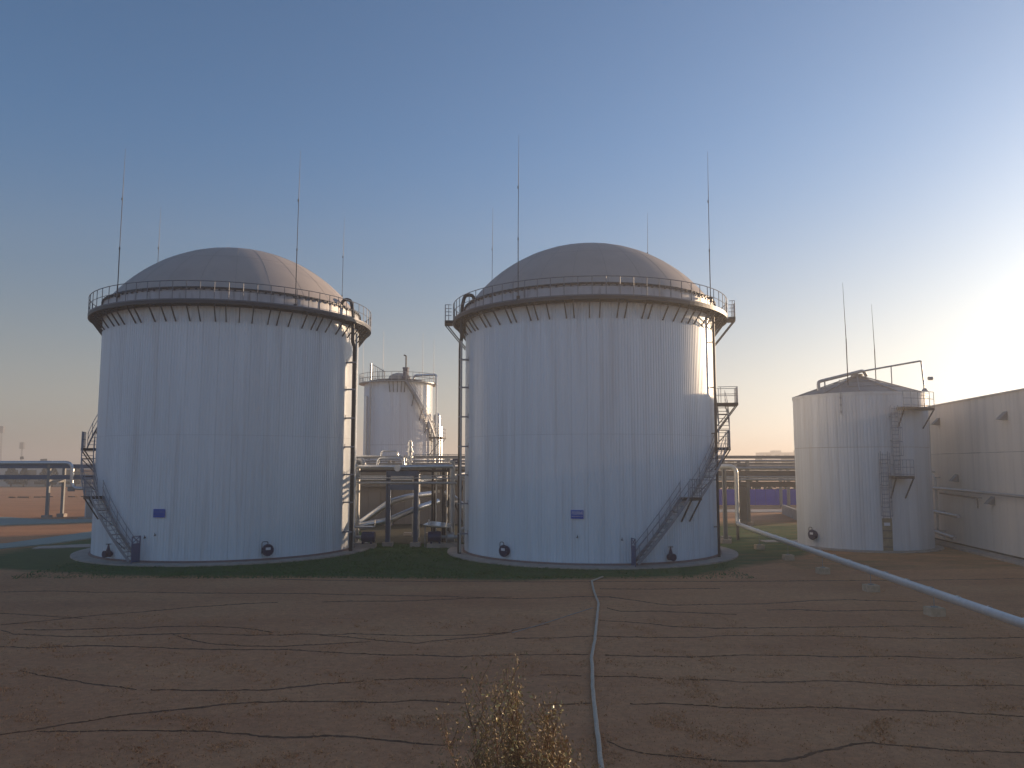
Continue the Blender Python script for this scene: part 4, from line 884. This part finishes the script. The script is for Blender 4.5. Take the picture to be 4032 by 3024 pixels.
def far_building(name, label, x, y, wx, wy, h, mt, rows=2, blocks=()):
    e = empty(name, (x, y, 0), label, "building", "distant hazy buildings")
    MB().box((x, y, h / 2), (wx, wy, h)).build("wall", mt, e); MB().box((x, y, h + .15), (wx + .6, wy + .6, .3)).build("roof", 'farpale', e)
    for (dx, bw, bh) in blocks: MB().box((x + dx, y, h + bh / 2), (bw, wy * .5, bh)).build("roof_block", mt, e)
    nw = max(3, int(wx / 6)); 
    for r in range(rows):
        for k in range(nw): MB().box((x - wx / 2 + (k + .5) * wx / nw, y - wy / 2 - .03, h * (r + .55) / rows), (wx / nw * .55, .1, h / rows * .4)).build("window", 'window', e)
far_building("warehouse", "long white far warehouse behind the left pipe rack", -150, 270, 90, 20, 5.6, 'farwhite', 1)
far_building("warehouse", "small red far building between the left rack elbow and the tank", -124, 245, 12, 10, 4.4, 'farred', 1)
far_building("warehouse", "low white far shed near the left edge at the field's end", -128, 222, 34, 8, 1.8, 'farwhite', 1)
far_building("apartment_block", "faint hazy flat roofed building on the horizon left of the cone roofed tank", 206, 600, 40, 20, 14.5, 'farpale', 3, ((-8, 5, 1.8), (10, 6, 2.0)))
far_building("apartment_block", "long pale hall on the horizon behind the grey pipe rack", 150, 500, 150, 20, 8.0, 'farwhite', 1)
for (x, y, h, lb) in ((-384, 600, 32, "faint far mast at the very left edge"), (-368, 600, 20.0, "faint short mast above the left pipe rack")):
    e = empty("far_mast", (x, y, 0), lb, "mast", "faint masts on the horizon")
    m = MB(); 
    for (a, b) in ((-.6, -.6), (.6, -.6), (.6, .6), (-.6, .6)): m.bar((x + a, y + b, 0), (x + a * .5, y + b * .5, h), .14, .14)
    for k in range(int(h / 2)): z = k * 2; m.bar((x - .6, y - .6, z), (x + .6, y - .6, z + 2), .1, .1); m.bar((x + .6, y - .6, z), (x - .6, y - .6, z + 2), .1, .1)
    m.build("lattice", 'dsteel', e); MB().box((x, y, h), (3.0, 2.4, 5.0)).build("antenna", 'dsteel', e)
# dark row of debris lines in the far field
m = MB(); rnd = random.Random(2)
for k in range(120):
    x = -150 + k * .9; y = 128 + (x + 150) * .28 + rnd.gauss(0, .5); s_ = rnd.uniform(.3, 1.1)
    if rnd.random() < .7: m.box((x, y, .08), (s_ * 1.6, .5, .22), rnd.uniform(-.2, .2))
tag(m.build("soil_row", 'seamsoil'), "broken dark row of soil across the sunlit far field", "soil", kind='stuff')

# ------------------------------------------------------------------ hose, cord
e = resample(HOSE, .25); pts = [(p.x + .02 * noise.noise(Vector((p.x * 2, p.y * 2, 0))), p.y, gz(p.x, p.y) + .045) for p in e]
o = MB().tube(pts, [.052 * (1 + .10 * noise.noise(Vector((p[1] * 1.7, 0, 5)))) for p in pts], 10, True, .75).build("lay_flat_hose", 'hose', None, True, loc=(HOSE[0][0], HOSE[0][1], 0)); tag(o, "pale grey lay-flat hose lying across the brown lawn towards the middle tank", "hose")
e = resample(CORD, .3); o = MB().tube([(p.x, p.y, gz(p.x, p.y) + .03) for p in e], .015, 5).build("thin_cord", 'cord', None, False, loc=(3.41, 34.29, 0)); tag(o, "thin pale cord lying on the lawn left of the hose", "cord")

# ------------------------------------------------------------------ shrub in the foreground
def shrub():
    e = empty("shrub", (0.1, 9.2, 0), "sunlit sparse yellow leaved shrub with reddish twigs at the bottom middle", "shrub")
    rnd = random.Random(11); stems = MB(); twigs = MB(); tips = []
    for k in range(46):
        a = rnd.uniform(0, 2 * PI); r0 = rnd.uniform(0, .22); x0, y0 = .16 + r0 * math.cos(a), 9.2 + r0 * math.sin(a)
        lean = rnd.uniform(.05, .85) ; tx = x0 + math.cos(a) * lean + rnd.gauss(0.02, .05); ty = y0 + math.sin(a) * lean * .8
        h = 3.62 - max(0, (tx + .1)) * 1.05 - max(0, -tx - .05) * .7 + rnd.uniform(-.7, .08)
        n = 9; P_ = []
        for j in range(n + 1):
            u = j / n; P_.append(Vector((x0 + (tx - x0) * u ** 1.5 + .05 * noise.noise(Vector((k, u * 3, 0))) , y0 + (ty - y0) * u ** 1.5 + .05 * noise.noise(Vector((k, u * 3, 7))), h * u)))
        s_ = MB().tube(P_, [.010 * (1 - .8 * j / n) + .002 for j in range(n + 1)], 5); s_.build("stem", 'bark', e)
        for j in range(4, n + 1):
            for _ in range(6):
                u = rnd.random(); b = P_[j - 1].lerp(P_[j], u); t = rnd.uniform(0, 2 * PI); L = rnd.uniform(.12, .42)
                q = b + Vector((math.cos(t) * L * .45, math.sin(t) * L * .45, L * .85)); mid = b.lerp(q, .5) + Vector((rnd.gauss(0, .012), rnd.gauss(0, .012), -.01))
                twigs.tube([b, mid, q], [.0045, .003, .0015], 4, False)
                tips += [b.lerp(q, v) for v in (.35, .55, .75, .9, 1.0)]
    o = twigs.build("twigs", 'bark', e); o['kind'] = 'stuff'
    def leaf(m, p, L, wd, rn):
        t = rn.uniform(0, 2 * PI); dr = Vector((math.cos(t) * .5, math.sin(t) * .5, rn.uniform(-1.1, .4))).normalized(); sd_ = dr.cross(Vector((rn.gauss(0, 1), rn.gauss(0, 1), rn.gauss(0, 1)))).normalized(); up = dr.cross(sd_)
        i = len(m.v); A = p; B = p + dr * L
        m.v += [tuple(A), tuple(A + dr * L * .45 + sd_ * wd), tuple(B + up * L * .12), tuple(A + dr * L * .45 - sd_ * wd), tuple(A + dr * L * .5 - up * wd * .35)]
        m.f += [(i, i + 1, i + 4), (i + 1, i + 2, i + 4), (i + 2, i + 3, i + 4), (i + 3, i, i + 4)]
    rnd.shuffle(tips)
    clus = [Vector((rnd.uniform(-.5, .8), 9.2 + rnd.uniform(-.4, .4), rnd.uniform(2.4, 3.6))) for _ in range(9)] + [Vector((-.12, 9.0, 3.35)), Vector((-.02, 9.1, 3.3)), Vector((0, 9, 2.9))]
    tips.sort(key=lambda p: min((p - c_).length for c_ in clus) + rnd.uniform(0, .5))
    for p in tips[:290]:
        m = MB(); leaf(m, p, rnd.uniform(.045, .08), rnd.uniform(.009, .016), rnd); m.build("leaf", 'leafy', e)
    m = MB()
    for p in tips[290:]:
        for _ in range(3): leaf(m, p + Vector((rnd.gauss(0, .05), rnd.gauss(0, .05), rnd.gauss(0, .05))), rnd.uniform(.03, .07), rnd.uniform(.006, .013), rnd)
    o = m.build("small_leaves", 'leafd', e); o['kind'] = 'stuff'
shrub()

# ------------------------------------------------------------------ air
def haze():
    m = bpy.data.materials.new("haze_air"); m.use_nodes = True; t = m.node_tree; t.nodes.clear()
    o = t.nodes.new("ShaderNodeOutputMaterial"); v = t.nodes.new("ShaderNodeVolumePrincipled"); v.inputs["Color"].default_value = (1.0, .95, .90, 1); v.inputs["Density"].default_value = HAZE; v.inputs["Anisotropy"].default_value = 0.35
    t.links.new(v.outputs[0], o.inputs["Volume"])
    b = MB().box((0, 1500, 13.5), (8400, 6400, 31)); ob = b.build("haze", m); ob['kind'] = 'stuff'; ob['label'] = 'pale evening haze over the whole site'
HAZE = 0.0017
if HAZE: haze()
